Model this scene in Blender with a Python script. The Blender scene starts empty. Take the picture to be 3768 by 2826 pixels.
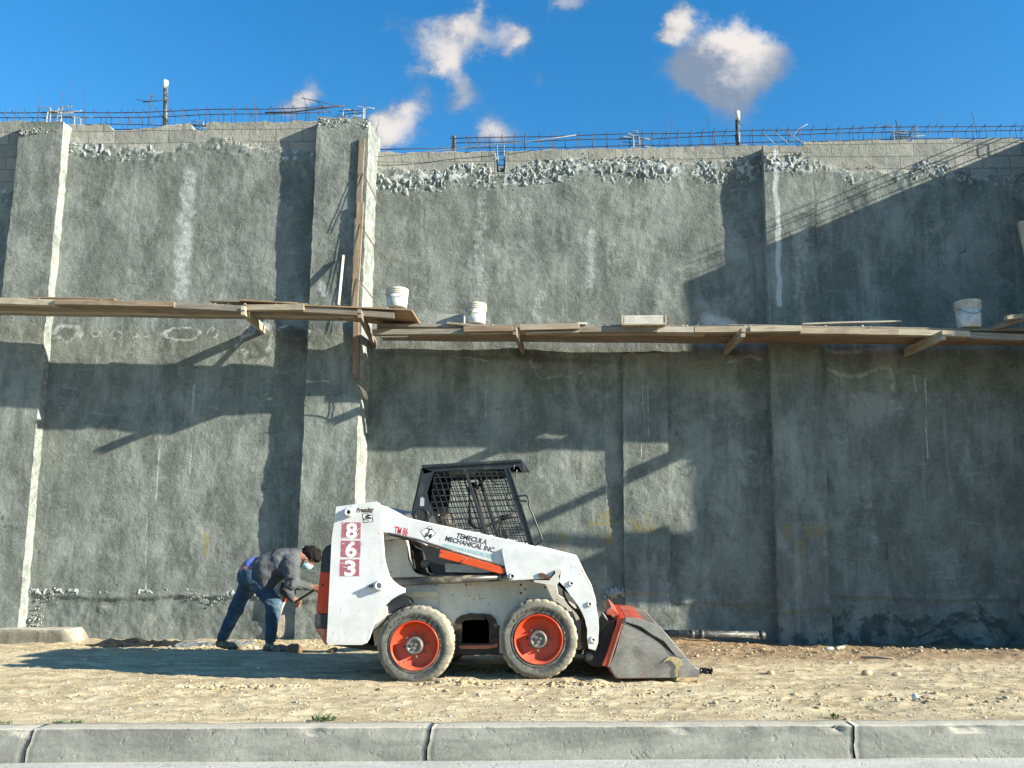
import bpy, bmesh, math, random
import numpy as np
from mathutils import Vector, Matrix
random.seed(7)
R = math.radians
S = bpy.context.scene
COL = S.collection

# ------------------------------------------------------------------ camera
W0, H0 = 3768.0, 2826.0                 # the photograph's own pixels
FPX, PCX, PCY = 3066.0, 2095.0, 1586.0  # focal length and principal point in them
CAM = Vector((0.0, -12.0, 1.12))
PITCH, YAW = R(8.2), R(1.37)
cd = bpy.data.cameras.new('camera'); cam = bpy.data.objects.new('camera', cd); COL.objects.link(cam)
cam.location = CAM; cam.rotation_euler = (R(90) + PITCH, 0, YAW)
cd.sensor_width = 36; cd.lens = 36 * FPX / W0
cd.shift_x = -(PCX - W0 / 2) / W0; cd.shift_y = (PCY - H0 / 2) / W0
cd.clip_end = 3000; cd.clip_start = 0.05
S.camera = cam
CM = cam.rotation_euler.to_matrix()

# ------------------------------------------------------------------ light
SUN_AZ, SUN_EL = R(16), R(21.9)         # angle from the wall's line, height
travel = Vector((-math.cos(SUN_AZ) * math.cos(SUN_EL), math.sin(SUN_AZ) * math.cos(SUN_EL), -math.sin(SUN_EL)))
sd = bpy.data.lights.new('sun', 'SUN'); sun = bpy.data.objects.new('sun', sd); COL.objects.link(sun)
sd.energy = 5.0; sd.angle = R(0.5); sd.color = (1.0, 0.92, 0.76)
sun.rotation_euler = travel.to_track_quat('-Z', 'Y').to_euler(); sun.location = (8, -8, 9)
S.view_settings.view_transform = 'Standard'; S.view_settings.look = 'None'
S.view_settings.exposure = 1.42; S.view_settings.gamma = 1.0

# ------------------------------------------------------------------ maths helpers
def ray(px, py):
    return CM @ Vector(((px - PCX) / FPX, -(py - PCY) / FPX, -1.0))
def onY(px, py, y):
    d = ray(px, py); t = (y - CAM.y) / d.y; return CAM + d * t
def onZ(px, py, z):
    d = ray(px, py); t = (z - CAM.z) / d.z; return CAM + d * t

def _hash(ix, iy, iz, seed):
    n = (ix * 374761393 + iy * 668265263 + iz * 2147483647 + seed * 1274126177).astype(np.int64) & 0xffffffff
    n = ((n ^ (n >> 13)) * 1274126177) & 0xffffffff
    n = ((n ^ (n >> 16)) * 2246822519) & 0xffffffff
    return ((n ^ (n >> 15)) & 0xffff) / 65535.0
def vnoise(x, y, z=None, seed=0):
    x = np.asarray(x, float); y = np.asarray(y, float)
    z = np.zeros_like(x) if z is None else np.asarray(z, float)
    ix, iy, iz = np.floor(x).astype(np.int64), np.floor(y).astype(np.int64), np.floor(z).astype(np.int64)
    fx, fy, fz = x - ix, y - iy, z - iz
    fx, fy, fz = fx*fx*(3-2*fx), fy*fy*(3-2*fy), fz*fz*(3-2*fz)
    r = 0
    for a in (0, 1):
        for b in (0, 1):
            for c in (0, 1):
                w = (fx if a else 1-fx) * (fy if b else 1-fy) * (fz if c else 1-fz)
                r = r + w * _hash(ix+a, iy+b, iz+c, seed)
    return r * 2 - 1
def fbm(x, y, z=None, f=1.0, o=4, seed=0, g=0.5):
    r, a, s = 0, 1.0, 0
    for k in range(o):
        r = r + a * vnoise(np.asarray(x)*f, np.asarray(y)*f, None if z is None else np.asarray(z)*f, seed+k*17)
        s += a; a *= g; f *= 2.03
    return r / s
def sstep(a, b, x):
    t = np.clip((x - a) / (b - a), 0, 1); return t*t*(3-2*t)

# ------------------------------------------------------------------ object helpers
def tag(o, label=None, cat=None, group=None, kind=None):
    if label: o['label'] = label
    if cat: o['category'] = cat
    if group: o['group'] = group
    if kind: o['kind'] = kind
    return o
def thing(name, label, cat, loc=(0, 0, 0), group=None):
    o = bpy.data.objects.new(name, None); COL.objects.link(o); o.location = loc
    o.empty_display_size = 0.1
    return tag(o, label, cat, group)
def link(name, me, mat, parent=None, smooth=True, loc=None, rot=None, bevel=0, auto=None):
    for m in (mat if isinstance(mat, (list, tuple)) else [mat]):
        if m: me.materials.append(m)
    if smooth: me.polygons.foreach_set('use_smooth', [True] * len(me.polygons))
    o = bpy.data.objects.new(name, me); COL.objects.link(o)
    if parent is not None:
        o.parent = parent
        # parts are modelled in world space: undo the parent's place
        root = parent; off = Vector((0, 0, 0))
        while root is not None:
            off += root.location; root = root.parent
        o.location = (Vector(loc) if loc is not None else Vector((0, 0, 0))) - off
    elif loc is not None: o.location = loc
    if rot is not None: o.rotation_euler = rot
    if bevel:
        b = o.modifiers.new('edge', 'BEVEL'); b.width = bevel; b.segments = 2; b.limit_method = 'ANGLE'; b.angle_limit = R(40)
    return o
def from_arrays(verts, faces, name='m'):
    me = bpy.data.meshes.new(name); me.from_pydata([tuple(map(float, v)) for v in verts], [], faces); me.update(); return me
def bm_mesh(bm, name='m'):
    me = bpy.data.meshes.new(name); bmesh.ops.recalc_face_normals(bm, faces=bm.faces[:]); bm.to_mesh(me); bm.free(); return me
def box(bm, c, s, m=None):
    r = bmesh.ops.create_cube(bm, size=1.0)['verts']
    for v in r:
        v.co = Vector((v.co.x*s[0], v.co.y*s[1], v.co.z*s[2]))
        if m is not None: v.co = m @ v.co
        v.co += Vector(c)
    return r
def tube(bm, pts, r, n=8, cap=True, rs=None):
    pts = [Vector(p) for p in pts]; rings = []
    up = Vector((0, 0, 1))
    t0 = (pts[1]-pts[0]).normalized()
    if abs(t0.dot(up)) > .9: up = Vector((1, 0, 0))
    side = t0.cross(up).normalized()
    for i, p in enumerate(pts):
        a = pts[max(i-1, 0)]; b = pts[min(i+1, len(pts)-1)]
        t = (b-a).normalized()
        side = (side - t*side.dot(t)).normalized(); u = t.cross(side)
        rr = rs[i] if rs else r
        rings.append([bm.verts.new(p + side*math.cos(2*math.pi*k/n)*rr + u*math.sin(2*math.pi*k/n)*rr) for k in range(n)])
    for i in range(len(rings)-1):
        for k in range(n):
            bm.faces.new((rings[i][k], rings[i][(k+1) % n], rings[i+1][(k+1) % n], rings[i+1][k]))
    if cap:
        bm.faces.new(rings[0][::-1]); bm.faces.new(rings[-1])
def tube_obj(name, pts, r, mat, parent=None, n=8, **k):
    bm = bmesh.new(); tube(bm, pts, r, n, **k); return link(name, bm_mesh(bm), mat, parent)
def curve_pts(pts, n=6):
    """Catmull-Rom through points"""
    P = [Vector(p) for p in pts]; out = []
    for i in range(len(P)-1):
        p0, p1, p2, p3 = P[max(i-1, 0)], P[i], P[i+1], P[min(i+2, len(P)-1)]
        for k in range(n):
            t = k/n
            out.append(.5*((2*p1)+(p2-p0)*t+(2*p0-5*p1+4*p2-p3)*t*t+(3*p1-p0-3*p2+p3)*t**3))
    out.append(P[-1]); return out
def prism(bm, pts2, y0, y1):
    """closed outline of (x,z) points extruded from y0 to y1"""
    a = [bm.verts.new((x, y0, z)) for x, z in pts2]; b = [bm.verts.new((x, y1, z)) for x, z in pts2]
    n = len(a)
    f = [bm.faces.new(a), bm.faces.new(b[::-1])]
    for i in range(n): bm.faces.new((a[i], b[i], b[(i+1) % n], a[(i+1) % n]))
    return f
def lathe(bm, prof, n=48, c=(0, 0, 0), axis='Y'):
    """prof: (radius, along-axis)"""
    rings = []
    for r, h in prof:
        ring = []
        for k in range(n):
            a = 2*math.pi*k/n
            if axis == 'Y': p = (c[0]+r*math.cos(a), c[1]+h, c[2]+r*math.sin(a))
            else: p = (c[0]+r*math.cos(a), c[1]+r*math.sin(a), c[2]+h)
            ring.append(bm.verts.new(p))
        rings.append(ring)
    for i in range(len(rings)-1):
        for k in range(n):
            bm.faces.new((rings[i][k], rings[i][(k+1) % n], rings[i+1][(k+1) % n], rings[i+1][k]))
    return rings

# ------------------------------------------------------------------ materials
class NT:
    def __init__(s, nt): s.nt = nt; s.L = nt.links
    def n(s, t, **k):
        nd = s.nt.nodes.new(t)
        for a, b in k.items(): setattr(nd, a, b)
        return nd
    def put(s, sock, v):
        if hasattr(v, 'is_output') or isinstance(v, bpy.types.NodeSocket): s.L.new(v, sock)
        elif isinstance(v, (tuple, list)) and len(v) == 3 and sock.type == 'RGBA': sock.default_value = (*v, 1)
        else: sock.default_value = v
    def math(s, op, a, b=0.0, c=None, clamp=False):
        nd = s.n('ShaderNodeMath', operation=op, use_clamp=clamp); s.put(nd.inputs[0], a); s.put(nd.inputs[1], b)
        if c is not None: s.put(nd.inputs[2], c)
        return nd.outputs[0]
    def mix(s, f, a, b, blend='MIX'):
        nd = s.n('ShaderNodeMix', data_type='RGBA', blend_type=blend)
        s.put(nd.inputs[0], f); s.put(nd.inputs[6], a); s.put(nd.inputs[7], b); return nd.outputs[2]
    def ramp(s, x, lo, hi, a=0.0, b=1.0):
        nd = s.n('ShaderNodeMapRange', interpolation_type='SMOOTHSTEP'); s.put(nd.inputs[0], x)
        for i, v in enumerate((lo, hi, a, b)): nd.inputs[i+1].default_value = v
        return nd.outputs[0]
    def noise(s, vec, scale, detail=4, rough=.55, dist=0.0):
        nd = s.n('ShaderNodeTexNoise'); s.put(nd.inputs['Vector'], vec)
        nd.inputs['Scale'].default_value = scale; nd.inputs['Detail'].default_value = detail
        nd.inputs['Roughness'].default_value = rough; nd.inputs['Distortion'].default_value = dist
        return nd.outputs[0]
    def scale(s, vec, sc):
        nd = s.n('ShaderNodeMapping'); s.put(nd.inputs[0], vec); nd.inputs['Scale'].default_value = sc; return nd.outputs[0]
    def bump(s, h, strength=.5, dist=.01, normal=None):
        nd = s.n('ShaderNodeBump'); nd.inputs['Strength'].default_value = strength; nd.inputs['Distance'].default_value = dist
        s.put(nd.inputs['Height'], h)
        if normal is not None: s.put(nd.inputs['Normal'], normal)
        return nd.outputs[0]
def new_mat(name):
    m = bpy.data.materials.new(name); m.use_nodes = True; nt = m.node_tree
    b = nt.nodes['Principled BSDF']; N = NT(nt)
    tc = N.n('ShaderNodeTexCoord')
    return m, N, b, tc.outputs['Object']
def mat_simple(name, col, rough=.6, metal=0, var=.15, scale=6, dust=0, dustcol=(.42, .35, .22), bump=.15, bscale=40, spec=.5, stretch=(1, 1, 1)):
    m, N, b, vec = new_mat(name)
    v = N.scale(vec, stretch)
    n1 = N.noise(v, scale, 5, .6); n2 = N.noise(v, scale*4.7, 4, .6)
    k = N.math('ADD', N.math('MULTIPLY', N.ramp(n1, .3, .7), .6), N.math('MULTIPLY', N.ramp(n2, .3, .7), .4))
    lo = tuple(c*(1-var) for c in col); hi = tuple(min(1, c*(1+var)) for c in col)
    c = N.mix(k, lo, hi)
    if dust:
        dn = N.ramp(N.noise(v, scale*1.7, 6, .7), .62-dust*.35, .72-dust*.1)
        c = N.mix(N.math('MULTIPLY', dn, min(1, .35+dust*.6)), c, dustcol)
        N.put(b.inputs['Roughness'], N.math('ADD', N.math('MULTIPLY', dn, .9-rough if rough < .9 else 0), rough))
    else: b.inputs['Roughness'].default_value = rough
    N.put(b.inputs['Base Color'], c); b.inputs['Metallic'].default_value = metal
    b.inputs['Specular IOR Level'].default_value = spec
    if bump: N.put(b.inputs['Normal'], N.bump(N.noise(v, bscale, 4, .6), bump, .004))
    return m

def mat_wall(name, blocks=True):
    """cement render; the vertex attributes say where blockwork, salts, paler sunlit returns, damp and spray paint are"""
    m, N, b, vec = new_mat(name)
    at = N.n('ShaderNodeAttribute', attribute_name='mask'); sep = N.n('ShaderNodeSeparateColor'); N.L.new(at.outputs['Color'], sep.inputs[0])
    blk, wht, drk = sep.outputs[0], sep.outputs[1], sep.outputs[2]
    sp = N.n('ShaderNodeAttribute', attribute_name='spray').outputs['Fac']
    tr = N.n('ShaderNodeAttribute', attribute_name='tar').outputs['Fac']
    big = N.noise(vec, .7, 6, .62, .4); mid = N.noise(N.scale(vec, (1, 1, .6)), 2.2, 9, .72, .25); fine = N.noise(vec, 26, 5, .7)
    drag = N.noise(N.scale(vec, (1.6, 1, .8)), 1.9, 8, .74, .3)
    c = N.mix(N.ramp(mid, .37, .63), (.112, .127, .114), (.245, .270, .246))
    c = N.mix(N.math('MULTIPLY', N.ramp(big, .40, .64), .55), c, (.130, .147, .128))
    c = N.mix(N.math('MULTIPLY', N.ramp(drag, .52, .70), .42), c, (.33, .365, .345))
    c = N.mix(N.math('MULTIPLY', N.ramp(N.noise(N.scale(vec, (1.3, 1, .5)), 1.5, 9, .72, .3), .52, .68), .5), c, (.075, .082, .068))
    c = N.mix(N.math('MULTIPLY', N.ramp(fine, .45, .75), .25), c, (.34, .36, .335))
    runs = N.noise(N.scale(vec, (2.6, 1, .16)), 2.4, 8, .7, .15); c = N.mix(N.math('MULTIPLY', N.ramp(runs, .54, .70), .32), c, (.36, .39, .37)); c = N.mix(N.math('MULTIPLY', N.ramp(runs, .46, .32), .40), c, (.085, .095, .083))
    sweep = N.noise(N.scale(vec, (.7, 1, 2.8)), 3.6, 7, .72, .9); c = N.mix(N.math('MULTIPLY', N.ramp(sweep, .56, .68), .26), c, (.38, .41, .39))
    # blockwork
    sx = N.n('ShaderNodeSeparateXYZ'); N.L.new(vec, sx.inputs[0]); cb = N.n('ShaderNodeCombineXYZ')
    N.L.new(sx.outputs[0], cb.inputs[0]); N.L.new(sx.outputs[2], cb.inputs[1])
    br = N.n('ShaderNodeTexBrick'); N.L.new(cb.outputs[0], br.inputs['Vector'])
    br.inputs['Scale'].default_value = 1; br.inputs['Brick Width'].default_value = .42; br.inputs['Row Height'].default_value = .205
    br.inputs['Mortar Size'].default_value = .008; br.inputs['Mortar Smooth'].default_value = .4
    br.inputs['Color1'].default_value = (.31, .31, .27, 1); br.inputs['Color2'].default_value = (.215, .22, .195, 1)
    br.inputs['Mortar'].default_value = (.14, .14, .125, 1)
    bc = N.mix(N.math('MULTIPLY', N.ramp(N.noise(vec, 9, 5, .7), .4, .7), .4), br.outputs[0], (.34, .34, .30))
    c = N.mix(N.ramp(blk, .35, .65), c, bc)
    edge = N.noise(vec, 11, 6, .75)
    wm = N.math('MULTIPLY', N.ramp(N.math('ADD', wht, N.math('MULTIPLY', N.math('SUBTRACT', edge, .5), 1.2)), .26, .80), .75)
    c = N.mix(wm, c, (.50, .54, .54))
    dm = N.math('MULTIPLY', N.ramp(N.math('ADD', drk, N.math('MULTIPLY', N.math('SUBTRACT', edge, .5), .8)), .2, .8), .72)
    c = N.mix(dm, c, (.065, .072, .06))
    tm = N.ramp(N.math('ADD', tr, N.math('MULTIPLY', N.math('SUBTRACT', N.noise(N.scale(vec, (.8, 1, 1.1)), 2.6, 8, .7, .8), .5), 3.2)), .50, .72)
    c = N.mix(N.math('MULTIPLY', tm, .75), c, (.045, .052, .052))
    c = N.mix(N.math('MULTIPLY', N.ramp(N.math('ADD', sp, N.math('MULTIPLY', N.math('SUBTRACT', edge, .5), .5)), .3, .9), .5), c, (.24, .19, .05))
    N.put(b.inputs['Base Color'], c); b.inputs['Roughness'].default_value = .93; b.inputs['Specular IOR Level'].default_value = .25
    # trowel drags, pits and grit
    chop = N.noise(N.scale(vec, (1.2, 1, 1)), 10, 8, .70, .15)
    pits = N.ramp(N.noise(vec, 22, 3, .6, .8), .60, .72)
    h = N.math('ADD', N.math('MULTIPLY', chop, 1.0), N.math('MULTIPLY', N.noise(vec, 60, 4, .7), .22))
    h = N.math('SUBTRACT', h, N.math('MULTIPLY', pits, .35))
    chips = N.math('MULTIPLY', N.ramp(N.noise(N.scale(vec, (1, 1, 1.2)), 17, 3, .55, .3), .60, .64), .75)
    h = N.math('ADD', h, N.math('MULTIPLY', chips, N.ramp(N.noise(vec, 1.6, 4, .6), .42, .6)))
    h = N.math('SUBTRACT', h, N.math('MULTIPLY', N.math('MULTIPLY', br.outputs['Fac'], N.ramp(blk, .4, .6)), .5))
    N.put(b.inputs['Normal'], N.bump(h, .72, .024))
    return m

def mat_wood(name, a, c2, rough=.8, splash=.25):
    m, N, b, vec = new_mat(name)
    oi = N.n('ShaderNodeObjectInfo'); rnd = oi.outputs['Random']
    off = N.n('ShaderNodeVectorMath', operation='ADD'); N.L.new(vec, off.inputs[0])
    cb = N.n('ShaderNodeCombineXYZ'); N.put(cb.inputs[0], N.math('MULTIPLY', rnd, 37.0)); N.L.new(cb.outputs[0], off.inputs[1])
    v = N.scale(off.outputs[0], (1.0, 14, 14)); g = N.noise(v, 3.0, 6, .65, .5); g2 = N.noise(off.outputs[0], 2.5, 5, .6)
    c = N.mix(N.ramp(g, .32, .68), a, c2)
    c = N.mix(N.math('MULTIPLY', N.ramp(g2, .45, .7), .45), c, tuple(x*.45 for x in a))
    c = N.mix(N.math('MULTIPLY', N.math('GREATER_THAN', rnd, .6), .3), c, (.20, .13, .085))
    s = N.ramp(N.noise(off.outputs[0], 7, 7, .75), .60, .68)
    c = N.mix(N.math('MULTIPLY', s, splash), c, (.46, .45, .41))
    N.put(b.inputs['Base Color'], c); b.inputs['Roughness'].default_value = rough; b.inputs['Specular IOR Level'].default_value = .2
    N.put(b.inputs['Normal'], N.bump(N.math('ADD', g, N.math('MULTIPLY', N.noise(v, 14, 3, .6), .4)), .5, .006))
    return m

# ------------------------------------------------------------------ sky
def build_world():
    w = bpy.data.worlds.new('World'); S.world = w; w.use_nodes = True; nt = w.node_tree; N = NT(nt)
    bg = nt.nodes['Background']; STR = 0.058
    sky = N.n('ShaderNodeTexSky', sky_type='NISHITA'); sky.sun_disc = False
    sky.sun_elevation = SUN_EL; sky.sun_rotation = math.atan2(-travel.x, -travel.y)
    sky.air_density = 1.25; sky.dust_density = 0.3; sky.ozone_density = 3.0; sky.altitude = 600
    hs = N.n('ShaderNodeHueSaturation'); N.L.new(sky.outputs[0], hs.inputs['Color'])
    hs.inputs['Saturation'].default_value = SKY_SAT; hs.inputs['Value'].default_value = SKY_VAL; hs.inputs['Hue'].default_value = SKY_HUE
    tc = N.n('ShaderNodeTexCoord'); g = tc.outputs['Generated']
    sx = N.n('ShaderNodeSeparateXYZ'); N.L.new(g, sx.inputs[0])
    yy = N.math('MAXIMUM', sx.outputs[1], .02)
    cb = N.n('ShaderNodeCombineXYZ'); N.put(cb.inputs[0], N.math('DIVIDE', sx.outputs[0], yy)); N.put(cb.inputs[1], N.math('DIVIDE', sx.outputs[2], yy))
    uv = cb.outputs[0]
    wob = N.n('ShaderNodeTexNoise'); N.L.new(uv, wob.inputs['Vector']); wob.inputs['Scale'].default_value = 7; wob.inputs['Detail'].default_value = 9; wob.inputs['Roughness'].default_value = .66
    sub = N.n('ShaderNodeVectorMath', operation='SUBTRACT'); N.L.new(wob.outputs[1], sub.inputs[0]); sub.inputs[1].default_value = (.5, .5, .5)
    sc = N.n('ShaderNodeVectorMath', operation='SCALE'); N.L.new(sub.outputs[0], sc.inputs[0]); sc.inputs['Scale'].default_value = .10
    ad = N.n('ShaderNodeVectorMath', operation='ADD'); N.L.new(uv, ad.inputs[0]); N.L.new(sc.outputs[0], ad.inputs[1]); uvd = ad.outputs[0]
    def field(blobs):
        acc = None
        for px, py, r, k in blobs:
            d = ray(px, py); c = (d.x/d.y, d.z/d.y, 0)
            vm = N.n('ShaderNodeVectorMath', operation='DISTANCE'); N.L.new(uvd, vm.inputs[0]); vm.inputs[1].default_value = c
            f = N.ramp(vm.outputs['Value'], r/FPX*1.12, 0, 0, k)
            acc = f if acc is None else N.math('ADD', acc, f)
        return acc
    soft = [(2830,230,150,.7),(2640,190,230,.9),(2560,250,210,.7),(2740,260,230,.7),(2660,330,190,.5),(2480,75,95,1.1),(2450,90,70,.6)]
    wisp = [(1540,120,120,.62),(1640,90,120,.62),(1720,60,110,.66),(1775,20,80,.6),(1850,150,130,.85),(1920,130,70,.5),(1720,150,120,.6),(1600,190,110,.6),(1530,240,90,.5),(1650,260,95,.75),(1690,345,110,.66),(1640,200,90,.4),
            (1440,440,130,.9),(1530,380,110,.85),(1400,480,110,.7),(1540,490,110,.6),(1800,455,100,.66),(1870,480,100,.6),(1120,345,100,.8),(1060,395,110,.66),(2110,0,120,.62),(2050,20,90,.4),(840,170,110,.16),(1460,60,130,.26),(1990,320,60,.25)]
    lit = [(2800,180,190,.8),(2700,110,170,.8),(2590,90,120,.6),(2480,75,110,.9),(2700,290,120,.35)]
    nz = N.noise(uv, 20, 10, .70, .25)
    dens = N.math('ADD', field(soft), field(wisp))
    dens = N.math('ADD', dens, N.math('MULTIPLY', N.math('SUBTRACT', nz, .5), 1.5))
    a = N.ramp(dens, .14, 1.0)
    l = N.math('ADD', field(lit), N.math('MULTIPLY', field(wisp), .8)); l = N.math('ADD', l, N.math('MULTIPLY', N.math('SUBTRACT', N.noise(uv, 14, 9, .68), .5), 1.35))
    k = 1.0/STR
    cc = N.mix(N.ramp(l, .1, 1.0), tuple(x*k for x in (.10, .125, .165)), tuple(x*k for x in (.36, .335, .31)))
    N.put(bg.inputs['Color'], N.mix(N.math('MULTIPLY', a, .93), hs.outputs[0], cc)); bg.inputs['Strength'].default_value = STR
SKY_SAT, SKY_VAL, SKY_HUE = 1.36, 1.52, .499
build_world()

# ------------------------------------------------------------------ the wall
M_WALL = mat_wall('cement_render')
def seg_d(X, Z, pts):
    d = np.full(X.shape, 9e9)
    for (ax, az), (bx, bz) in zip(pts[:-1], pts[1:]):
        vx, vz = bx-ax, bz-az; L = vx*vx+vz*vz+1e-9
        t = np.clip(((X-ax)*vx+(Z-az)*vz)/L, 0, 1)
        d = np.minimum(d, np.hypot(X-ax-t*vx, Z-az-t*vz))
    return d
Y1, Y2 = 0.0, 0.30              # the left bays' face, the right bays' face
def wx(px, y, py=1363): return onY(px, py, y).x
def P2(pts, y): return [(onY(a, b, y).x, onY(a, b, y).z) for a, b in pts]
spray_strokes = [  # photograph pixels
    [(758,1965),(758,2045)],[(745,1985),(758,1962),(772,1985)],
    [(2072,1965),(2070,2040)],[(2058,1985),(2072,1962),(2086,1985)],
    [(2240,1870),(2240,2000)],[(2225,1975),(2240,2005),(2256,1975)],[(2170,1930),(2290,1922)],[(2200,1910),(2215,1895),(2230,1912)],[(2222,1890),(2262,1884)],
    [(2325,1925),(2390,1955)],[(2390,1955),(2400,1925)],[(2325,1905),(2345,1940)],[(2330,1955),(2410,1950)],[(2370,1890),(2385,1910)],
    [(2944,1992),(2944,2065)],[(2928,2010),(2944,1985),(2960,2010)],[(2885,1945),(2905,1935),(2910,1955),(2890,1965)],[(2970,1940),(2990,1938)],[(2972,1940),(2970,1955),(2988,1955),(2986,1970),(2968,1970)],[(3010,1938),(3030,1938)],[(3012,1938),(3008,1955),(3028,1955),(3026,1970),(3004,1970)],[(2895,1980),(2910,1968)],
]
white_strokes = [ # points, radius m, strength
    ([(700,640),(690,830),(672,960),(672,1080)], .16, .55),([(690,900),(680,1060)], .08, .5),([(740,800),(730,700)], .10,.3),
    ([(1780,700),(1765,900),(1775,1180)], .13, .42),([(2175,850),(2170,1050)], .10, .5),([(2600,1180),(2690,1200)], .16, .6),
    ([(2855,560),(2852,700),(2862,800),(2862,930),(2868,1120)], .045, .95),([(2230,2130),(2232,1780)], .012, .6),
    ([(3040,1290),(3100,1300),(3280,1285)], .06, .45),([(3040,1360),(3080,1378),(3130,1388),(3170,1380),(3210,1365),(3262,1350),(3280,1372),(3284,1400),(3282,1440)], .05, .5),([(3360,1380),(3370,1440)], .035, .5),
    ([(3402,1400),(3412,1690)], .014, .8),([(2680,1335),(2760,1310),(2820,1330)], .04, .45),([(1950,1330),(1990,1400),(2060,1380),(2100,1390),(2200,1340)], .035, .42),
    ([(1650,1310),(1800,1330)], .02, .6),([(1880,1380),(1960,1345)], .015, .4),
    ([(600,1560),(575,1850)], .012, .7),([(715,1420),(700,1750)], .010, .7),([(735,1300),(690,1690)], .02, .4),([(545,1900),(540,2240)], .012, .6),
    ([(2385,1400),(2392,1800)], .012, .7),([(2365,1420),(2360,1700)], .01, .6),([(1790,1350),(1790,1560)], .008, .6),([(3030,1950),(3050,2240)], .03, .35),
    ([(2100,600),(1900,760)], .25, .35),([(1500,700),(1700,760)], .2, .3),([(1000,780),(1010,830)], .2, .35),([(3030,750),(3050,1100)], .12, .3),([(2950,850),(2940,1100)], .16, .35),
    ([(3160,1460),(3300,1500)], .22, .35),([(3050,1560),(3200,1640)], .15, .3),([(3180,1800),(3220,2000)], .1, .35),([(2720,850),(2700,900)], .15, .3),
    ([(40,700),(30,900)], .2, .2),([(150,820),(120,900)], .18, .3),([(3100,880),(3130,900)], .15, .3),([(3560,600),(3600,750)], .12, .25),([(3400,860),(3480,1050)], .2, .3),
    ([(1180,1050),(1195,1080)], .08, .6),([(1250,440),(1350,470)], .12, .35),([(1530,1080),(1700,1100)], .2, .3),([(2000,1080),(1980,1120)], .12, .4),
    ([(1500,1100),(1560,1160)], .15, .3),
]
rings = [(250,1224,52,34),(355,1228,20,14),(430,1234,20,14),(490,1232,22,12),(540,1230,16,10),(672,1229,60,28),(783,1232,20,16),(950,1265,58,62),(905,1222,28,18),(1080,1225,55,25)]
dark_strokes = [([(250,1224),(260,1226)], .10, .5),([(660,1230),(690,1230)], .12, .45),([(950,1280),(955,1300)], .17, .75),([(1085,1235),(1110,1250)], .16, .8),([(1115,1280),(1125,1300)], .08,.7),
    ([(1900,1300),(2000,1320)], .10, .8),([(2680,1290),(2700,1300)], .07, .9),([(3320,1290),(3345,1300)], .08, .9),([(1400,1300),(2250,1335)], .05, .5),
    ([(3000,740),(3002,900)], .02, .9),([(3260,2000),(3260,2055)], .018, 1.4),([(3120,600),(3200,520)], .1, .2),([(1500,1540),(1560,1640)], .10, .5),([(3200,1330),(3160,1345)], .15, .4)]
def paint(X, Z, y, which):
    out = np.zeros(X.shape)
    if which == 'spray':
        for s in spray_strokes: out = np.maximum(out, sstep(.042, .012, seg_d(X, Z, P2(s, y))))
    elif which == 'white':
        wob = fbm(X, Z, f=7, o=4, seed=5)*.05
        for s, r, k in white_strokes:
            d = seg_d(X+wob*min(1, r*8), Z, P2(s, y)); out = np.maximum(out, k*sstep(r*1.5, r*.3, d))
        for px, py, rx, ry in rings:
            c = onY(px, py, y); e = np.hypot((X-c.x)/(rx*.004), (Z-c.z)/(ry*.004))+fbm(X, Z, f=5, o=5, seed=8, g=.65)*.75
            out = np.maximum(out, 1.0*np.exp(-((e-1)/.22)**2)*(.65+.5*fbm(X, Z, f=9, o=3, seed=18)))
    else:
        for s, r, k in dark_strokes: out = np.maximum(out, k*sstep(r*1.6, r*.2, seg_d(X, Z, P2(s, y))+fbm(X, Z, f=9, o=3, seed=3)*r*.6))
        for px, py, rx, ry in rings:
            c = onY(px, py, y); e = np.hypot((X-c.x)/(rx*.004), (Z-c.z)/(ry*.004)); out = np.maximum(out, .45*sstep(1.0, .6, e))
    return out
def lowrel(X, Z, seed): return .028*fbm(X, Z, f=.9, o=4, seed=seed+5)
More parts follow.
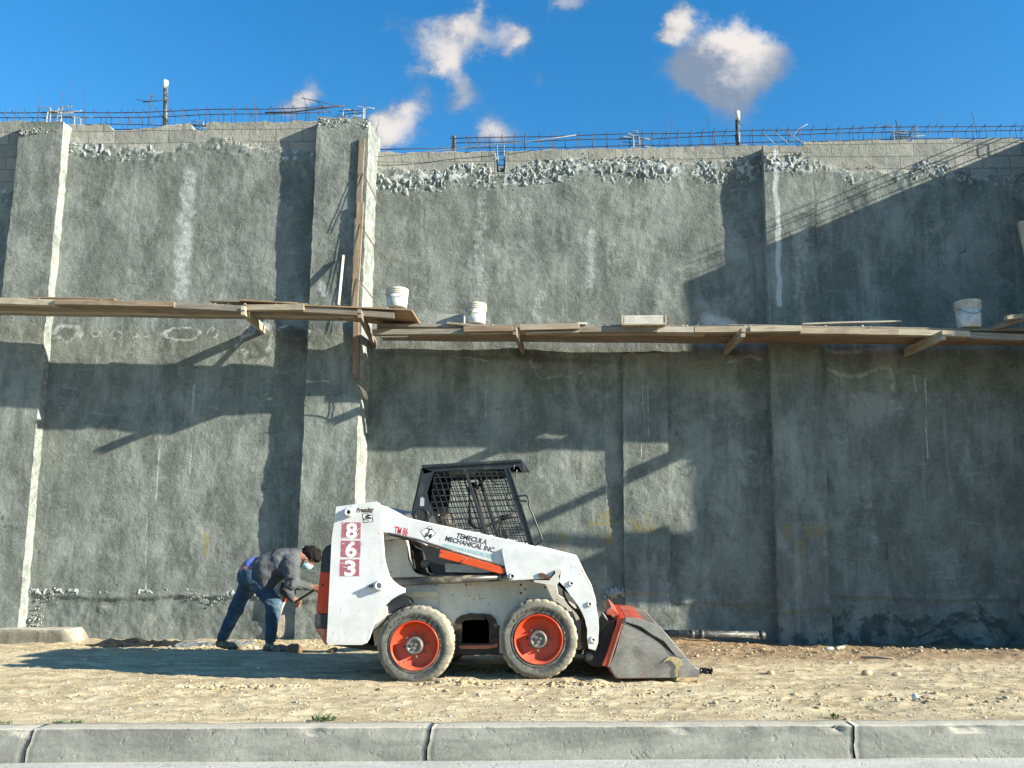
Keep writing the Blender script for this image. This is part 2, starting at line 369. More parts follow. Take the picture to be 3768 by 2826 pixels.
def slab(name, x0, x1, yf, yb, ztop, parent, res=.026, course=None, splat=1.0, x1b=None, z0=-.35, splay=0.0, seed=1, ragged=.012, plinth=.0, stains=True, tar=0.0, smoothtop=False):
    """one upright block of wall: relief front, ragged arrises, closed behind.
    course(x) = height where the render stops and bare blockwork begins; splay widens the right return"""
    nx = max(2, int((x1-x0)/res)); zt_max = max(ztop(x0), ztop((x0+x1)/2), ztop(x1)); nz = int((zt_max-z0)/res)
    u = np.linspace(0, 1, nx+1); t = np.linspace(0, 1, nz+1)
    zt = np.array([ztop(x0+(x1-x0)*a) for a in u])
    X = x0+(x1-x0)*u[None, :]+0*t[:, None]; Z = z0+t[:, None]*(zt_max+.02-z0)+0*u[None, :]; Z[-1] = 99; Z = np.minimum(Z, zt[None, :])
    crs = np.array([course(x) if course else 99 for x in X[0]])[None, :]+0*Z
    bd = fbm(X, Z, f=4.0, o=5, seed=seed)*.16
    blk = sstep(-.03, .03, Z-crs-bd)
    near = np.exp(-((Z-crs+.10)/.14)**2)*splat
    lump = np.maximum(0, fbm(X, Z, f=13, o=4, seed=seed+3, g=.6)+.12)
    rough = np.maximum(0, fbm(X, Z, f=22, o=3, seed=seed+4))
    rel = lowrel(X, Z, seed)+.006*fbm(X, Z, f=6, o=5, seed=seed+6, g=.62)
    rel = rel+(1-blk)*.020+near*(lump*.02+rough*.03)
    fleck = sstep(.36, .5, fbm(X, Z, f=7, o=4, seed=seed+9)); rel = rel+fleck*.005
    if plinth:
        pb = plinth+fbm(X, Z*0, f=1.4, o=4, seed=seed+11)*.07
        low = sstep(.03, -.03, Z-pb); rel = rel+low*(-.02+.022*fbm(X, Z, f=5, o=6, seed=seed+12, g=.7))
        rel = rel+np.exp(-((Z-pb-.03)/.04)**2)*(.008+.02*lump)
    rel = np.clip(rel, -.06, .16); Yf = yf-rel
    e = ragged*fbm(Z*0+x0, Z, f=8, o=4, seed=seed+7)[:, 0]; X[:, 0] += e; X[:, 1] += e*.5
    e2 = ragged*1.4*fbm(Z*0+x1, Z, f=7, o=4, seed=seed+8)[:, 0]; X[:, -1] += e2; X[:, -2] += e2*.5
    topn = fbm(X[-1], X[-1]*0, f=9, o=4, seed=seed+15)*(.012 if smoothtop else .028); Z[-1] += topn; Z = np.minimum(Z, Z[-1:])
    V = np.stack([X, Yf, Z], -1).reshape(-1, 3); n0 = (nx+1)*(nz+1)
    idx = np.arange(n0).reshape(nz+1, nx+1)
    F = np.stack([idx[:-1, :-1], idx[:-1, 1:], idx[1:, 1:], idx[1:, :-1]], -1).reshape(-1, 4).tolist()
    # returns: three columns of vertices going back on each side, and the top
    ns = 5; verts = [V]; cnt = n0
    def strip(line, xo, yo):   # line of front indices, towards the back
        nonlocal cnt
        prev = np.arange(cnt, cnt+len(line)); verts.append(V[line].copy()); cnt += len(line)   # own vertices, so the arris stays crisp
        for k in range(1, ns+1):
            f = k/ns; P = V[line].copy(); P[:, 0] += xo*f; P[:, 1] = P[:, 1]*(1-f)+(yo)*f
            if k < ns: P[:, 0] += .008*fbm(P[:, 2], P[:, 1], f=10, o=3, seed=seed+20)*(1 if len(line) == nz+1 else 0)
            verts.append(P); cur = np.arange(cnt, cnt+len(line)); cnt += len(line)
            for a in range(len(line)-1): F.append([int(prev[a]), int(prev[a+1]), int(cur[a+1]), int(cur[a])])
            prev = cur
        return prev
    strip(idx[:, -1], splay, yb); strip(idx[::-1, 0], 0, yb); strip(idx[-1, ::-1], 0, yb)
    # back face as one quad-ish sheet
    B = V[[idx[0, 0], idx[0, -1], idx[-1, -1], idx[-1, 0]]].copy(); B[:, 1] = yb; B[1:3, 0] += splay; verts.append(B); F.append([cnt+3, cnt+2, cnt+1, cnt]); cnt += 4
    A = np.concatenate(verts)
    me = bpy.data.meshes.new(name); me.from_pydata(A.tolist(), [], F); me.update()
    ax, az = A[:, 0], A[:, 2]
    m = np.zeros((cnt, 4)); m[:, 3] = 1; pale = np.zeros(cnt); pale[n0:] = .42; m[:n0, 0] = blk.ravel(); m[n0:, 0] = 0  # returns get a paler tint to strengthen their sunlit look
    if stains:
        m[:, 1] = np.maximum(paint(ax, az, yf, 'white'), 0); m[:, 2] = paint(ax, az, yf, 'dark')
    m[:n0, 1] = np.maximum(m[:n0, 1], (near*lump*1.6).ravel()); m[:, 1] = np.maximum(m[:, 1], pale)
    a = me.attributes.new('mask', 'FLOAT_COLOR', 'POINT'); a.data.foreach_set('color', m.ravel())
    a = me.attributes.new('spray', 'FLOAT', 'POINT'); a.data.foreach_set('value', paint(ax, az, yf, 'spray') if stains else np.zeros(cnt))
    a = me.attributes.new('tar', 'FLOAT', 'POINT'); a.data.foreach_set('value', tar*sstep(.62, .05, az-.1*fbm(ax, az, f=1.5, seed=4)))
    return link(name, me, M_WALL, parent)
def lin(pts):
    xs = [p[0] for p in pts]; zs = [p[1] for p in pts]
    return lambda x: float(np.interp(x, xs, zs))
def top(pts, y): return lin([(onY(a, b, y).x, onY(a, b, y).z) for a, b in pts])

wall = thing('retaining_wall', 'tall grey cement rendered retaining wall with stepped top and bare blockwork courses', 'wall', (0, .3, 0))
PR = .17
xL0, xL1, xL2 = wx(-16, -PR), wx(154, -PR), wx(184, 0)
xM0, xM1 = wx(1128, -PR), wx(1325, -PR)
xR0, xR1 = wx(2836, Y2-.16), wx(3022, Y2-.16)
# the bays
slab('wall_panel', -10.4, xL0+.02, Y1, .62, top([(-600,450),(88,447)], Y1), wall, seed=11, course=lin([(-20, 6.62), (20, 6.62)]), plinth=.5)
t1 = top([(230,455),(400,458),(414,478),(470,480),(560,470),(690,452),(702,452),(712,482),(756,484),(763,452),(1000,450),(1175,446),(1185,452),(1210,452)], Y1)
slab('wall_panel', xL1-.12, xM0+.02, Y1, .62, t1, wall, seed=21, course=top([(230,500),(330,545),(560,552),(700,540),(800,520),(1000,548),(1200,560)], Y1), splat=.9, plinth=.45)
t2 = top([(1370,561),(1822,557),(1826,632),(1858,634),(1864,553),(2400,542),(2830,533)], Y2)
slab('wall_panel', xM1-.16, xR0+.02, Y2, .85, t2, wall, seed=31, course=top([(1370,628),(1500,640),(1700,618),(1830,650),(2000,600),(2300,600),(2600,615),(2830,580)], Y2), splat=1.25, plinth=.36)
t3 = top([(3000,522),(3300,517),(3768,508),(4200,500)], Y2)
slab('wall_panel', xR1-.08, 7.4, Y2, .85, t3, wall, seed=41, course=top([(3000,600),(3150,640),(3300,640),(3400,610),(3600,650),(4000,650)], Y2), splat=.8, plinth=.45, tar=.62)
# the piers
slab('pilaster', xL0, xL1, Y1-PR, .1, top([(88,447),(262,450)], -PR), wall, seed=51, splat=0, splay=(wx(184, 0)-xL1), plinth=0)
slab('pilaster', xM0, xM1, Y1-PR, .40, top([(1190,433),(1345,436),(1368,455)], -PR), wall, seed=61, splay=(wx(1364, Y2)-xM1), plinth=.42)
slab('pilaster', xR0, xR1, Y2-.16, .42, top([(2820,534),(3000,536)], Y2-.16), wall, seed=71, course=top([(2820,590),(3000,600)], Y2-.16), splat=1.1, plinth=.3, tar=.35)
slab('pilaster', wx(2291, Y2-.05), wx(2454, Y2-.05), Y2-.075, .42, top([(2285,1312),(2320,1300),(2370,1306),(2420,1300),(2460,1318)], Y2-.05), wall, seed=81, plinth=.52, ragged=.008)

phi = (1+5**.5)/2
ICO = np.array([(-1, phi, 0), (1, phi, 0), (-1, -phi, 0), (1, -phi, 0), (0, -1, phi), (0, 1, phi), (0, -1, -phi), (0, 1, -phi), (phi, 0, -1), (phi, 0, 1), (-phi, 0, -1), (-phi, 0, 1)])/1.9
ICF = np.array([(0, 11, 5), (0, 5, 1), (0, 1, 7), (0, 7, 10), (0, 10, 11), (1, 5, 9), (5, 11, 4), (11, 10, 2), (10, 7, 6), (7, 1, 8), (3, 9, 4), (3, 4, 2), (3, 2, 6), (3, 6, 8), (3, 8, 9), (4, 9, 5), (2, 4, 11), (6, 2, 10), (8, 6, 7), (9, 8, 1)])
M_SPLAT = mat_simple('dried_mortar', (.275, .295, .28), rough=.95, var=.3, scale=10, bump=.5)
def splatter(x0, x1, line, y, n, spread, seed, smax=.030, down=.6):
    g = np.random.default_rng(seed); x = g.uniform(x0, x1, n*3); keep = g.random(n*3) < np.clip(.5+1.4*fbm(x, x*0, f=2.2, o=4, seed=seed+1), .05, 1); x = x[keep][:n]; n = len(x)
    zb = np.array([line(a) for a in x]); z = zb+fbm(x, x*0+3, f=3, o=4, seed=seed+2)*.16-np.abs(g.normal(size=n))*spread*down+np.abs(g.normal(size=n))*spread*.55*(g.random(n) < .45)
    s = .006+(smax-.010)*g.random(n)**3.2
    v = ICO[None]*(1+.9*(g.random((n, 12, 1))-.5))*s[:, None, None]*np.stack([.7+1.6*g.random(n), .5+.7*g.random(n), .7+1.5*g.random(n)], -1)[:, None, :]
    a = g.random(n)*6.28; ca, sa = np.cos(a)[:, None], np.sin(a)[:, None]; vx = v[..., 0]*ca-v[..., 2]*sa; vz = v[..., 0]*sa+v[..., 2]*ca
    V = np.stack([vx+x[:, None], v[..., 1]+(y-.022-s*.15)[:, None] if np.ndim(y) else v[..., 1]+y-.022, vz+z[:, None]], -1).reshape(-1, 3)
    me = bpy.data.meshes.new('s'); me.from_pydata(V.tolist(), [], (ICF[None]+(np.arange(n)*12)[:, None, None]).reshape(-1, 3).tolist()); me.update(); o = link('mortar_splatter', me, M_SPLAT, wall, smooth=True); tag(o, kind='stuff')
def mortar_band(x0, x1, line, y, seed, wseed, w=.11, amp=.042, patch=.25):
    res = .0105; xs = np.arange(x0, x1, res); zs = np.arange(-w*2.4, w*2.4, res); X = xs[:, None]+0*zs[None]; L = np.array([line(a) for a in xs])[:, None]
    Z = L+zs[None]-.03; c = L-.03+.10*fbm(X, X*0+seed, f=1.7, o=4, seed=seed)
    m = np.exp(-((Z-c)/w)**2)*np.clip(patch+1.7*fbm(X, Z*.5, f=1.3, o=4, seed=seed+1)+.35, 0, 1)
    n = np.maximum(0, vnoise(X*24, Z*19, seed=seed+2)+.15)*.8+np.maximum(0, vnoise(X*43, Z*37, seed=seed+3))*.55+.25*vnoise(X*60, Z*55, seed=seed+4)
    d = m*n*amp; Y = y-lowrel(X, Z, wseed)+.018-d-.03*(m*n > .12)
    X = X+.02*vnoise(X*12, Z*12, seed=seed+6); Z = Z-.25*d+.02*vnoise(X*13, Z*13, seed=seed+7)
    nx, nz = X.shape; idx = np.arange(nx*nz).reshape(nx, nz); q = np.stack([idx[:-1, :-1], idx[1:, :-1], idx[1:, 1:], idx[:-1, 1:]], -1).reshape(-1, 4)
    hi = ((m*n) > .05).ravel(); q = q[hi[q].any(1)]
    me = bpy.data.meshes.new('m'); me.from_pydata(np.stack([X, Y, Z], -1).reshape(-1, 3).tolist(), [], q.tolist()); me.update(); link('mortar_edge', me, M_SPLAT, wall)
LB1 = top([(230,530),(330,560),(560,566),(700,550),(800,535),(1000,565),(1200,590)], Y1); LB2 = top([(1370,650),(1500,660),(1700,640),(1815,660),(1870,650),(2000,622),(2300,622),(2600,640),(2830,600)], Y2); LB3 = top([(3000,615),(3150,660),(3300,660),(3400,630),(3600,665),(4000,665)], Y2)
mortar_band(xL2+.03, xM0-.25, LB1, Y1, 3, 21); mortar_band(xM1-.02, onY(1815, 600, Y2).x, LB2, Y2, 4, 31, .17, .046, .45); mortar_band(onY(1880, 600, Y2).x, xR0-.02, LB2, Y2, 5, 31, .17, .046, .45)
mortar_band(xR1, 6.6, LB3, Y2, 6, 41, .13, .042, .25); mortar_band(xR0+.03, xR1-.02, top([(2820,595),(3000,610)], Y2-.16), Y2-.16, 7, 71, .16, .045, .4)
mortar_band(xL2+.03, xM0-.02, lin([(-20, .57), (20, .57)]), Y1, 8, 21, .045, .06, .35); mortar_band(wx(2210, Y2), wx(2454, Y2), lin([(-20, .55), (20, .55)]), Y2-.04, 9, 81, .07, .07, .6)
splatter(xL2+.05, xM0-.05, top([(230,530),(330,560),(560,566),(700,550),(800,535),(1000,565),(1200,590)], Y1), Y1, 260, .12, 3, .014)
splatter(xM1-.05, xR0-.03, top([(1370,640),(1500,650),(1700,630),(1830,650),(2000,612),(2300,612),(2600,630),(2830,590)], Y2), Y2, 420, .16, 4, .015)
splatter(xR1, 6.6, top([(3000,615),(3150,650),(3300,650),(3400,620),(3600,660),(4000,660)], Y2), Y2, 220, .12, 5, .014)
splatter(xR0+.03, xR1-.02, top([(2820,600),(3000,610)], Y2-.16), Y2-.16, 120, .10, 6, .018)
splatter(xL0+.02, xL1-.02, top([(90,475),(262,480)], -PR), -PR, 60, .05, 7, .018)
splatter(xL2, xM0, lin([(-20, .5), (20, .5)]), Y1, 160, .05, 8, .016)
splatter(wx(2291, Y2), wx(2454, Y2), top([(2285,1325),(2460,1325)], Y2-.05), Y2-.05, 130, .03, 9, .02)
splatter(wx(2240, Y2), wx(2454, Y2), lin([(-20, .5), (20, .5)]), Y2-.04, 260, .04, 12, .022)
splatter(xL2-.02, xL2+.25, lin([(-20, .3), (20, .3)]), Y1, 70, .25, 10, .018)
splatter(xM0, xM1, top([(1190,448),(1345,450)], -PR), -PR, 160, .06, 11, .02)

# the return wall whose shadow falls across the right of the picture
xRet = wx(3805, Y2, 540)
zRet = t3(7.0)
def mk_return():
    bm = bmesh.new(); box(bm, (xRet+.12, -.42, zRet/2-.2), (.24, 1.72, zRet+.38))
    me = bm_mesh(bm)
    for n, t in (('mask', 'FLOAT_COLOR'), ('spray', 'FLOAT'), ('tar', 'FLOAT')): me.attributes.new(n, t, 'POINT')
    o = link('side_wall', me, M_WALL, None, smooth=False)
    return tag(o, 'short grey wall end meeting the long wall at a right angle past its right end', 'wall')
mk_return()

# ------------------------------------------------------------------ steel on top
M_REBAR = mat_simple('rusty_steel', (.062, .052, .050), rough=.75, var=.5, scale=9, bump=.3, bscale=90)
M_REBARG = mat_simple('cement_splashed_steel', (.30, .30, .28), rough=.85, var=.4, scale=12, bump=.3)
def cage(label, Lpts, Tpts, y, pitch, skip=()):
    """Lpts bottom line, Tpts top line in photo pixels"""
    L = [onY(a, b, y) for a, b in Lpts]; T = [onY(a, b, y) for a, b in Tpts]
    root = thing('rebar_cage', label, 'rebar cage', tuple(L[0]))
    lz = lin([(p.x, p.z) for p in L]); tz = lin([(p.x, p.z) for p in T]); x0, x1 = L[0].x, L[-1].x
    rnd = random.Random(int(pitch*1000)+int(abs(x0)*7))
    for f, dy in ((lz, 0), (lz, .15), (tz, 0), (tz, .15)):
        n = int((x1-x0)/.5)+1; ph = rnd.random()*9
        pts = [(x0+(x1-x0)*i/n, y+dy+.008*math.sin(i*1.7+ph), f(x0+(x1-x0)*i/n)+.007*math.sin(i*1.3+ph)) for i in range(n+1)]
        tube_obj('long_bar', pts, .0075, M_REBAR, root, n=5)
    x = x0+.04
    while x < x1:
        a, b = lz(x)-.012, tz(x)+.012; j = rnd.uniform(-.012, .012); k = rnd.uniform(-.02, .02)
        pts = [(x+j, y-.012, b), (x, y-.012, a), (x+k, y+.162, a), (x+j+k, y+.162, b), (x+j, y-.012, b+.006), (x+j+.02, y-.03+rnd.uniform(-.02, .02), b+.035)]
        tube_obj('stirrup', pts, .005, M_REBAR, root, n=4)
        x += pitch*rnd.uniform(.8, 1.22)
    return root
cage('rusty rebar cage on top of the higher left part of the wall', [(-60,466),(400,458),(760,462),(1200,452)], [(-60,415),(400,415),(760,405),(1200,394),(1275,390)], Y1+.2, .19)
cage('long rusty rebar cage on top of the lower right part of the wall', [(1655,546),(2300,538),(3300,512),(3900,505)], [(1655,510),(2300,494),(3300,468),(3900,462)], Y2+.15, .2)
def rod(label, pts, y, r=.005, mat=None, name='rebar_dowel', cat='rebar', group='bars standing up from the wall top', bent=0):
    P = [onY(a, b, y) for a, b in pts]
    bm = bmesh.new(); tube(bm, P, r, 5)
    o = link(name, bm_mesh(bm), mat or M_REBAR); tag(o, label, cat, group); return o
tube_low = rod('single low bar running along the wall top from the middle pier to the long cage', [(1375,550),(1500,548),(1660,545)], Y2+.2, .008, name='steel_bar', group=None)
rod('long thin bar sagging from the board on the middle pier up to the long cage', [(1310,583),(1500,567),(1700,545),(1830,531),(1960,519),(2120,497)], Y2-.1, .006, name='steel_bar', mat=M_REBARG, group=None)
rod('heavier bar lying across the end of the left cage by the middle pier', [(975,415),(1080,412),(1200,396),(1268,389)], Y1+.1, .012, name='steel_bar', group=None)
vert = [ # px, py bottom, px, py top
    (137,450,145,330),(180,450,180,390),(200,450,201,380),(229,450,231,338),(258,450,262,286),(309,450,313,312),(8,460,22,390),(45,460,60,395),
    (553,460,553,345),(935,450,934,360),(1070,450,1073,330),(1138,452,1116,350),(1335,445,1345,330),(1348,446,1352,390),(1375,500,1397,436),(1390,520,1385,470),
    (480,455,470,400),(2035,548,2056,475),(2420,540,2466,422),(2460,540,2474,437),(2612,538,2604,424),(3300,470,3294,440),(3440,470,3465,412),(3600,520,3575,412),(3755,480,3768,440),(1730,545,1732,498),(1780,545,1790,500),(1915,548,1942,483)]
ORD = ['first', 'second', 'third', 'fourth', 'fifth', 'sixth', 'seventh', 'eighth', 'ninth', 'tenth', 'eleventh', 'twelfth', 'thirteenth', 'fourteenth']
cnt_side = {}
for a, b, c, d in sorted(vert):
    side = 'left cage' if a < 1300 else ('middle pier' if a < 1400 else 'long right cage')
    k_ = cnt_side.get(side, 0); cnt_side[side] = k_+1
    rod('%s from the left of the thin upright bar ends over the %s' % (ORD[k_], side), [(a, b), ((a+c)/2+2, (b+d)/2), (c, d)], (Y1 if a < 1400 else Y2)+.18, .004, group='thin uprights through the %s' % side)
for i, (pts, lb) in enumerate([([(2850,530),(2800,480)], 'first slanting bar left of the right pier top'), ([(2900,528),(2832,470)], 'middle slanting bar over the right pier top'), ([(2962,530),(2876,473)], 'longest slanting bar over the right pier top'),
            ([(2905,528),(2925,490),(2945,470),(2972,457)], 'pale bent wire curling up beside the right pier'), ([(3314,510),(3296,442)], 'short bar leaning over the cage near the far right'), ([(3340,505),(3375,465)], 'bar leaning right from the cage near the far right'),
            ([(1107,360),(1180,375),(1245,390)], 'thin bar slanting down to the left cage end'), ([(1165,370),(1225,425)], 'crossed bar beside the middle pier cage end')]):
    rod(lb, pts, Y2+.1 if pts[0][0] > 1400 else Y1+.15, .006, mat=M_REBARG if i < 4 else M_REBAR, group=None)
def side_cage():
    root = thing('rebar_cage', 'rusty rebar cage on top of the side wall past the right end', 'rebar cage', (xRet+.1, -.4, zRet))
    for x, z in ((.03, .06), (.03, .26), (.18, .06), (.18, .26), (.1, .40)): tube_obj('long_bar', [(xRet+x, -1.25, zRet+z), (xRet+x, .3, zRet+z+.01)], .009, M_REBAR, root, n=5)
    for k in range(8):
        y = -1.15+k*.2; tube_obj('stirrup', [(xRet+.02, y, zRet+.05), (xRet+.19, y, zRet+.05), (xRet+.19, y, zRet+.27), (xRet+.02, y, zRet+.27), (xRet+.02, y, zRet+.05)], .006, M_REBAR, root, n=4)
side_cage()
# clusters of hooked, cement splashed starter bars on the piers
def cluster(label, px, py, y, n, w, h, seed):
    rnd = random.Random(seed); c = onY(px, py, y); root = thing('starter_bars', label, 'rebar', tuple(c))
    for i in range(n):
        x = c.x+rnd.uniform(-w, w); yy = y+rnd.uniform(0, .25); hh = h*rnd.uniform(.6, 1.1); s = rnd.choice((-1, 1))*rnd.uniform(.08, .2)
        tube_obj('hooked_bar', curve_pts([(x, yy, c.z-.08), (x, yy, c.z+hh*.7), (x+s*.15, yy, c.z+hh), (x+s, yy+rnd.uniform(-.05, .05), c.z+hh*.98)], 4), .007, M_REBARG, root, n=5)
    for i in range(4):
        z = c.z+h*rnd.uniform(.25, .8); x = c.x+rnd.uniform(-.1, .1); l = rnd.uniform(.15, .3)
        tube_obj('tie_bar', [(x-l, y+rnd.uniform(0, .2), z), (x+l, y+rnd.uniform(0, .2), z+rnd.uniform(-.03, .03))], .006, M_REBARG if i % 2 else M_REBAR, root, n=5)
cluster('cluster of hooked cement splashed bars over the left pier', 200, 448, -.05, 9, .28, .30, 2)
cluster('cluster of hooked cement splashed bars over the middle pier', 1290, 436, -.05, 8, .20, .26, 3)
cluster('hooked pale bars standing in the cage left of the right pier', 2346, 545, Y2+.1, 5, .12, .3, 4)
cluster('tangle of hooked bars at the wall top near the far right', 3340, 522, Y2+.1, 8, .28, .27, 5)
cluster('hooked bars rising from the gap in the left blockwork', 725, 484, Y1+.15, 5, .10, .2, 6)
# the bare column cage showing in the gap of the right blockwork
def gapcage():
    c = onY(1843, 640, Y2+.2); root = thing('column_cage', 'thin bare column cage standing in the gap of the blockwork', 'rebar cage', tuple(c))
    for dx in (-.055, .055):
        tube_obj('long_bar', [(c.x+dx, Y2+.15, c.z-.3), (c.x+dx, Y2+.15, c.z+.45)], .007, M_REBARG, root, n=5)
        tube_obj('long_bar', [(c.x+dx, Y2+.28, c.z-.3), (c.x+dx, Y2+.28, c.z+.36), (c.x+dx*3, Y2+.28, c.z+.44)], .007, M_REBARG, root, n=5)
    for k in range(5):
        z = c.z+.02+k*.09; tube_obj('stirrup', [(c.x-.065, Y2+.14, z), (c.x+.065, Y2+.14, z+.006), (c.x+.065, Y2+.29, z), (c.x-.065, Y2+.29, z), (c.x-.065, Y2+.14, z)], .004, M_REBAR, root, n=4)
gapcage()
M_PIPE = mat_simple('dark_plastic_pipe', (.045, .05, .05), rough=.45, var=.4, dust=.35, dustcol=(.3, .3, .27), scale=9)
M_PALE = mat_simple('pale_paint', (.62, .62, .58), rough=.7, var=.15, dust=.2)
def pipe(label, px, pyb, pyt, y, r, white):
    a, b = onY(px, pyb, y), onY(px-3, pyt, y); root = thing('pipe_stub', label, 'pipe', tuple(a))
    bm = bmesh.new(); tube(bm, [a-Vector((0, 0, .3)), b], r, 16); link('tube', bm_mesh(bm), M_PIPE, root)
    if white:
        bm = bmesh.new(); tube(bm, [b-Vector((0, 0, .13)), b+Vector((0, 0, .012))], r*1.12, 16); link('white_end', bm_mesh(bm), M_PALE, root)
pipe('tall dark pipe with a white painted end behind the left cage', 613, 458, 300, Y1+.3, .035, True)
pipe('dark pipe with a white end standing behind the long cage', 2716, 540, 414, Y2+.3, .037, True)
pipe('short dark pipe stub near the left end of the long cage', 1674, 552, 500, Y2+.3, .028, False)
rod('horizontal bar tied across the tall dark pipe', [(525,376),(560,372),(628,367)], Y1+.25, .008, group=None)
rod('bent short bar above the left cage beside the tall pipe', [(553,375),(556,358),(572,347)], Y1+.25, .007, group=None)
rod('small curved bar floating up left of the tall pipe', [(553,400),(552,380),(540,372),(500,366)], Y1+.25, .005, group=None)

# ------------------------------------------------------------------ scaffold
WOODS = {'pale': mat_wood('pale_lumber', (.33, .285, .21), (.49, .435, .34)), 'grey': mat_wood('weathered_lumber', (.18, .165, .135), (.31, .285, .235)),
         'brown': mat_wood('red_brown_lumber', (.20, .15, .105), (.35, .275, .195), splash=.1), 'ply': mat_wood('plywood', (.23, .155, .095), (.38, .28, .18)),
         'white': mat_wood('cement_whitened_board', (.45, .44, .38), (.62, .60, .53), splash=.6)}
def plank(label, a, b, y, th, dep, wood, name='scaffold_plank', cat='plank', group='scaffold planks', y2=None, warp=.004, fromtop=True, z=None):
    """a, b: photo pixels of the near top edge's two ends"""
    A = onY(a[0], a[1], y); B = onY(b[0], b[1], y if y2 is None else y2)
    if z is not None: A.z = B.z = z
    d = B-A; L = d.length
    rnd = random.Random(int(a[0]*7+a[1]*3+th*999)); bm = bmesh.new(); n = max(2, int(L/.3)); rows = []
    for i in range(n+1):
        x = -L/2+L*i/n; w = warp*math.sin(i*1.1+rnd.random()*.6); q = warp*.7*rnd.uniform(-1, 1)
        rows.append([bm.verts.new((x+rnd.uniform(-.004, .004)*(i in (0, n)), yy+q, zz+w)) for yy, zz in ((0, 0), (dep, 0), (dep, -th), (0, -th))])
    for i in range(n):
        for k in range(4): bm.faces.new((rows[i][k], rows[i][(k+1) % 4], rows[i+1][(k+1) % 4], rows[i+1][k]))
    bm.faces.new(rows[0][::-1]); bm.faces.new(rows[-1])
    o = link(name, bm_mesh(bm), WOODS[wood], None, smooth=False, loc=(A+B)/2, rot=(0, -math.atan2(d.z, math.hypot(d.x, d.y)), math.atan2(d.y, d.x)), bevel=.003)
    return tag(o, label, cat, group)
GL, GR = 'planks of the left scaffold deck', 'planks of the right scaffold deck'
YF = -1.02
# left run: edge beams
plank('pale cement splashed edge board at the far left end of the left deck', (-90,1094), (205,1102), YF, .085, .10, 'pale', group=GL)
plank('red brown edge board with knots on the left deck', (200,1101), (641,1108), YF-.03, .075, .10, 'brown', group=GL)
plank('grey edge board between the red brown board and the first outrigger', (636,1112), (905,1124), YF, .085, .10, 'grey', group=GL)
plank('pale short edge board right of the first outrigger with a splash of cement', (902,1121), (1118,1120), YF-.04, .080, .08, 'pale', group=GL)
plank('grey edge board leading to the second outrigger and the plywood corner', (1115,1126), (1450,1147), YF, .085, .08, 'grey', group=GL)
plank('thin brown strip lying on the far left deck', (105,1092), (420,1096), YF+.25, .022, .22, 'brown', group=GL)
plank('thin brown sheet edge lying on the right half of the left deck', (880,1101), (1130,1116), YF+.02, .02, .35, 'ply', group=GL)
plank('thin weathered strip with cement crumbs above the first outrigger', (770,1104), (1090,1110), YF+.3, .022, .2, 'grey', group=GL)
zl = lambda px: np.interp(px, [0, 1450], [1160, 1190])
for i, (x0, x1, yy, w) in enumerate([(-90, 1480, -.93, 'grey'), (-90, 1090, -.81, 'brown'), (560, 1500, -.81, 'grey'), (-90, 1300, -.68, 'pale'), (-90, 1250, -.56, 'grey')]):
    lb = ['grey underside board just behind the edge boards of the left deck', 'brown underside board left half of the left deck', 'grey underside board at the right half of the left deck', 'pale underside board third from the front of the left deck', 'grey underside board of the left deck nearest the wall'][i]
    A = onY(-90, 1160, -.48).z; B = onY(1400, 1184, -.48).z; xa, xb = onY(x0, 1150, yy).x, onY(x1, 1150, yy).x
    f = lambda x: A+(B-A)*(x-onY(-90, 1160, -.48).x)/(onY(1400, 1184, -.48).x-onY(-90, 1160, -.48).x)
    o = plank(lb, (x0, 1150), (x1, 1150), yy, .035, .125, w, group=GL); o.location.z = f((xa+xb)/2)+.05; o.rotation_euler.y = -math.atan2(f(xb)-f(xa), xb-xa)
# the plywood sheet at the step
def sheet():
    y0 = -1.04; q = [onY(1090, 1118, y0), onY(1515, 1137, y0), onY(1556, 1204, -.42), onY(1170, 1185, -.42)]
    q[3] = Vector((q[0].x+.1, -.42, q[0].z-.01)); q[2] = Vector((onY(1556, 1204, -.42).x, -.42, onY(1556, 1204, -.42).z))
    bm = bmesh.new(); a = [bm.verts.new(p) for p in q]; b = [bm.verts.new(p-Vector((0, 0, .02))) for p in q]
    bm.faces.new(a); bm.faces.new(b[::-1])
    for i in range(4): bm.faces.new((a[i], b[i], b[(i+1) % 4], a[(i+1) % 4]))
    o = link('plywood_sheet', bm_mesh(bm), WOODS['ply'], None, smooth=False); tag(o, 'brown plywood sheet whose bare corner sticks out at the step between the decks', 'plywood')
sheet()
# right run
YF = -.74
plank('shaded grey edge board at the left end of the right deck under the plywood corner', (1370,1213), (1720,1208), YF+.02, .075, .10, 'grey', group=GR)
plank('brown grained edge board left of the middle outrigger', (1706,1201), (1885,1198), YF-.05, .078, .09, 'brown', group=GR)
plank('pale board with dark knots right of the middle outrigger', (1912,1194), (2131,1189), YF-.05, .082, .09, 'pale', group=GR)
plank('thin ragged pale strip tucked under the board with dark knots', (1935,1222), (2130,1216), YF-.01, .03, .09, 'pale', group=GR)
plank('grey edge board with a dark stain beneath the mortar box', (2128,1203), (2420,1201), YF, .075, .10, 'grey', group=GR)
plank('cement whitened edge board between the mortar box and the third outrigger', (2415,1203), (2560,1204), YF, .075, .10, 'white', group=GR)
plank('pale edge board behind the end of the third outrigger', (2556,1203), (2765,1202), YF, .078, .10, 'pale', group=GR)
plank('pale edge board right of the third outrigger', (2761,1200), (2949,1198), YF-.04, .080, .09, 'pale', group=GR)
plank('long yellow pine edge board half in shade', (2945,1206), (3310,1210), YF, .082, .10, 'pale', group=GR)
plank('shaded edge board behind the end of the fourth outrigger', (3306,1212), (3570,1218), YF, .080, .10, 'pale', group=GR)
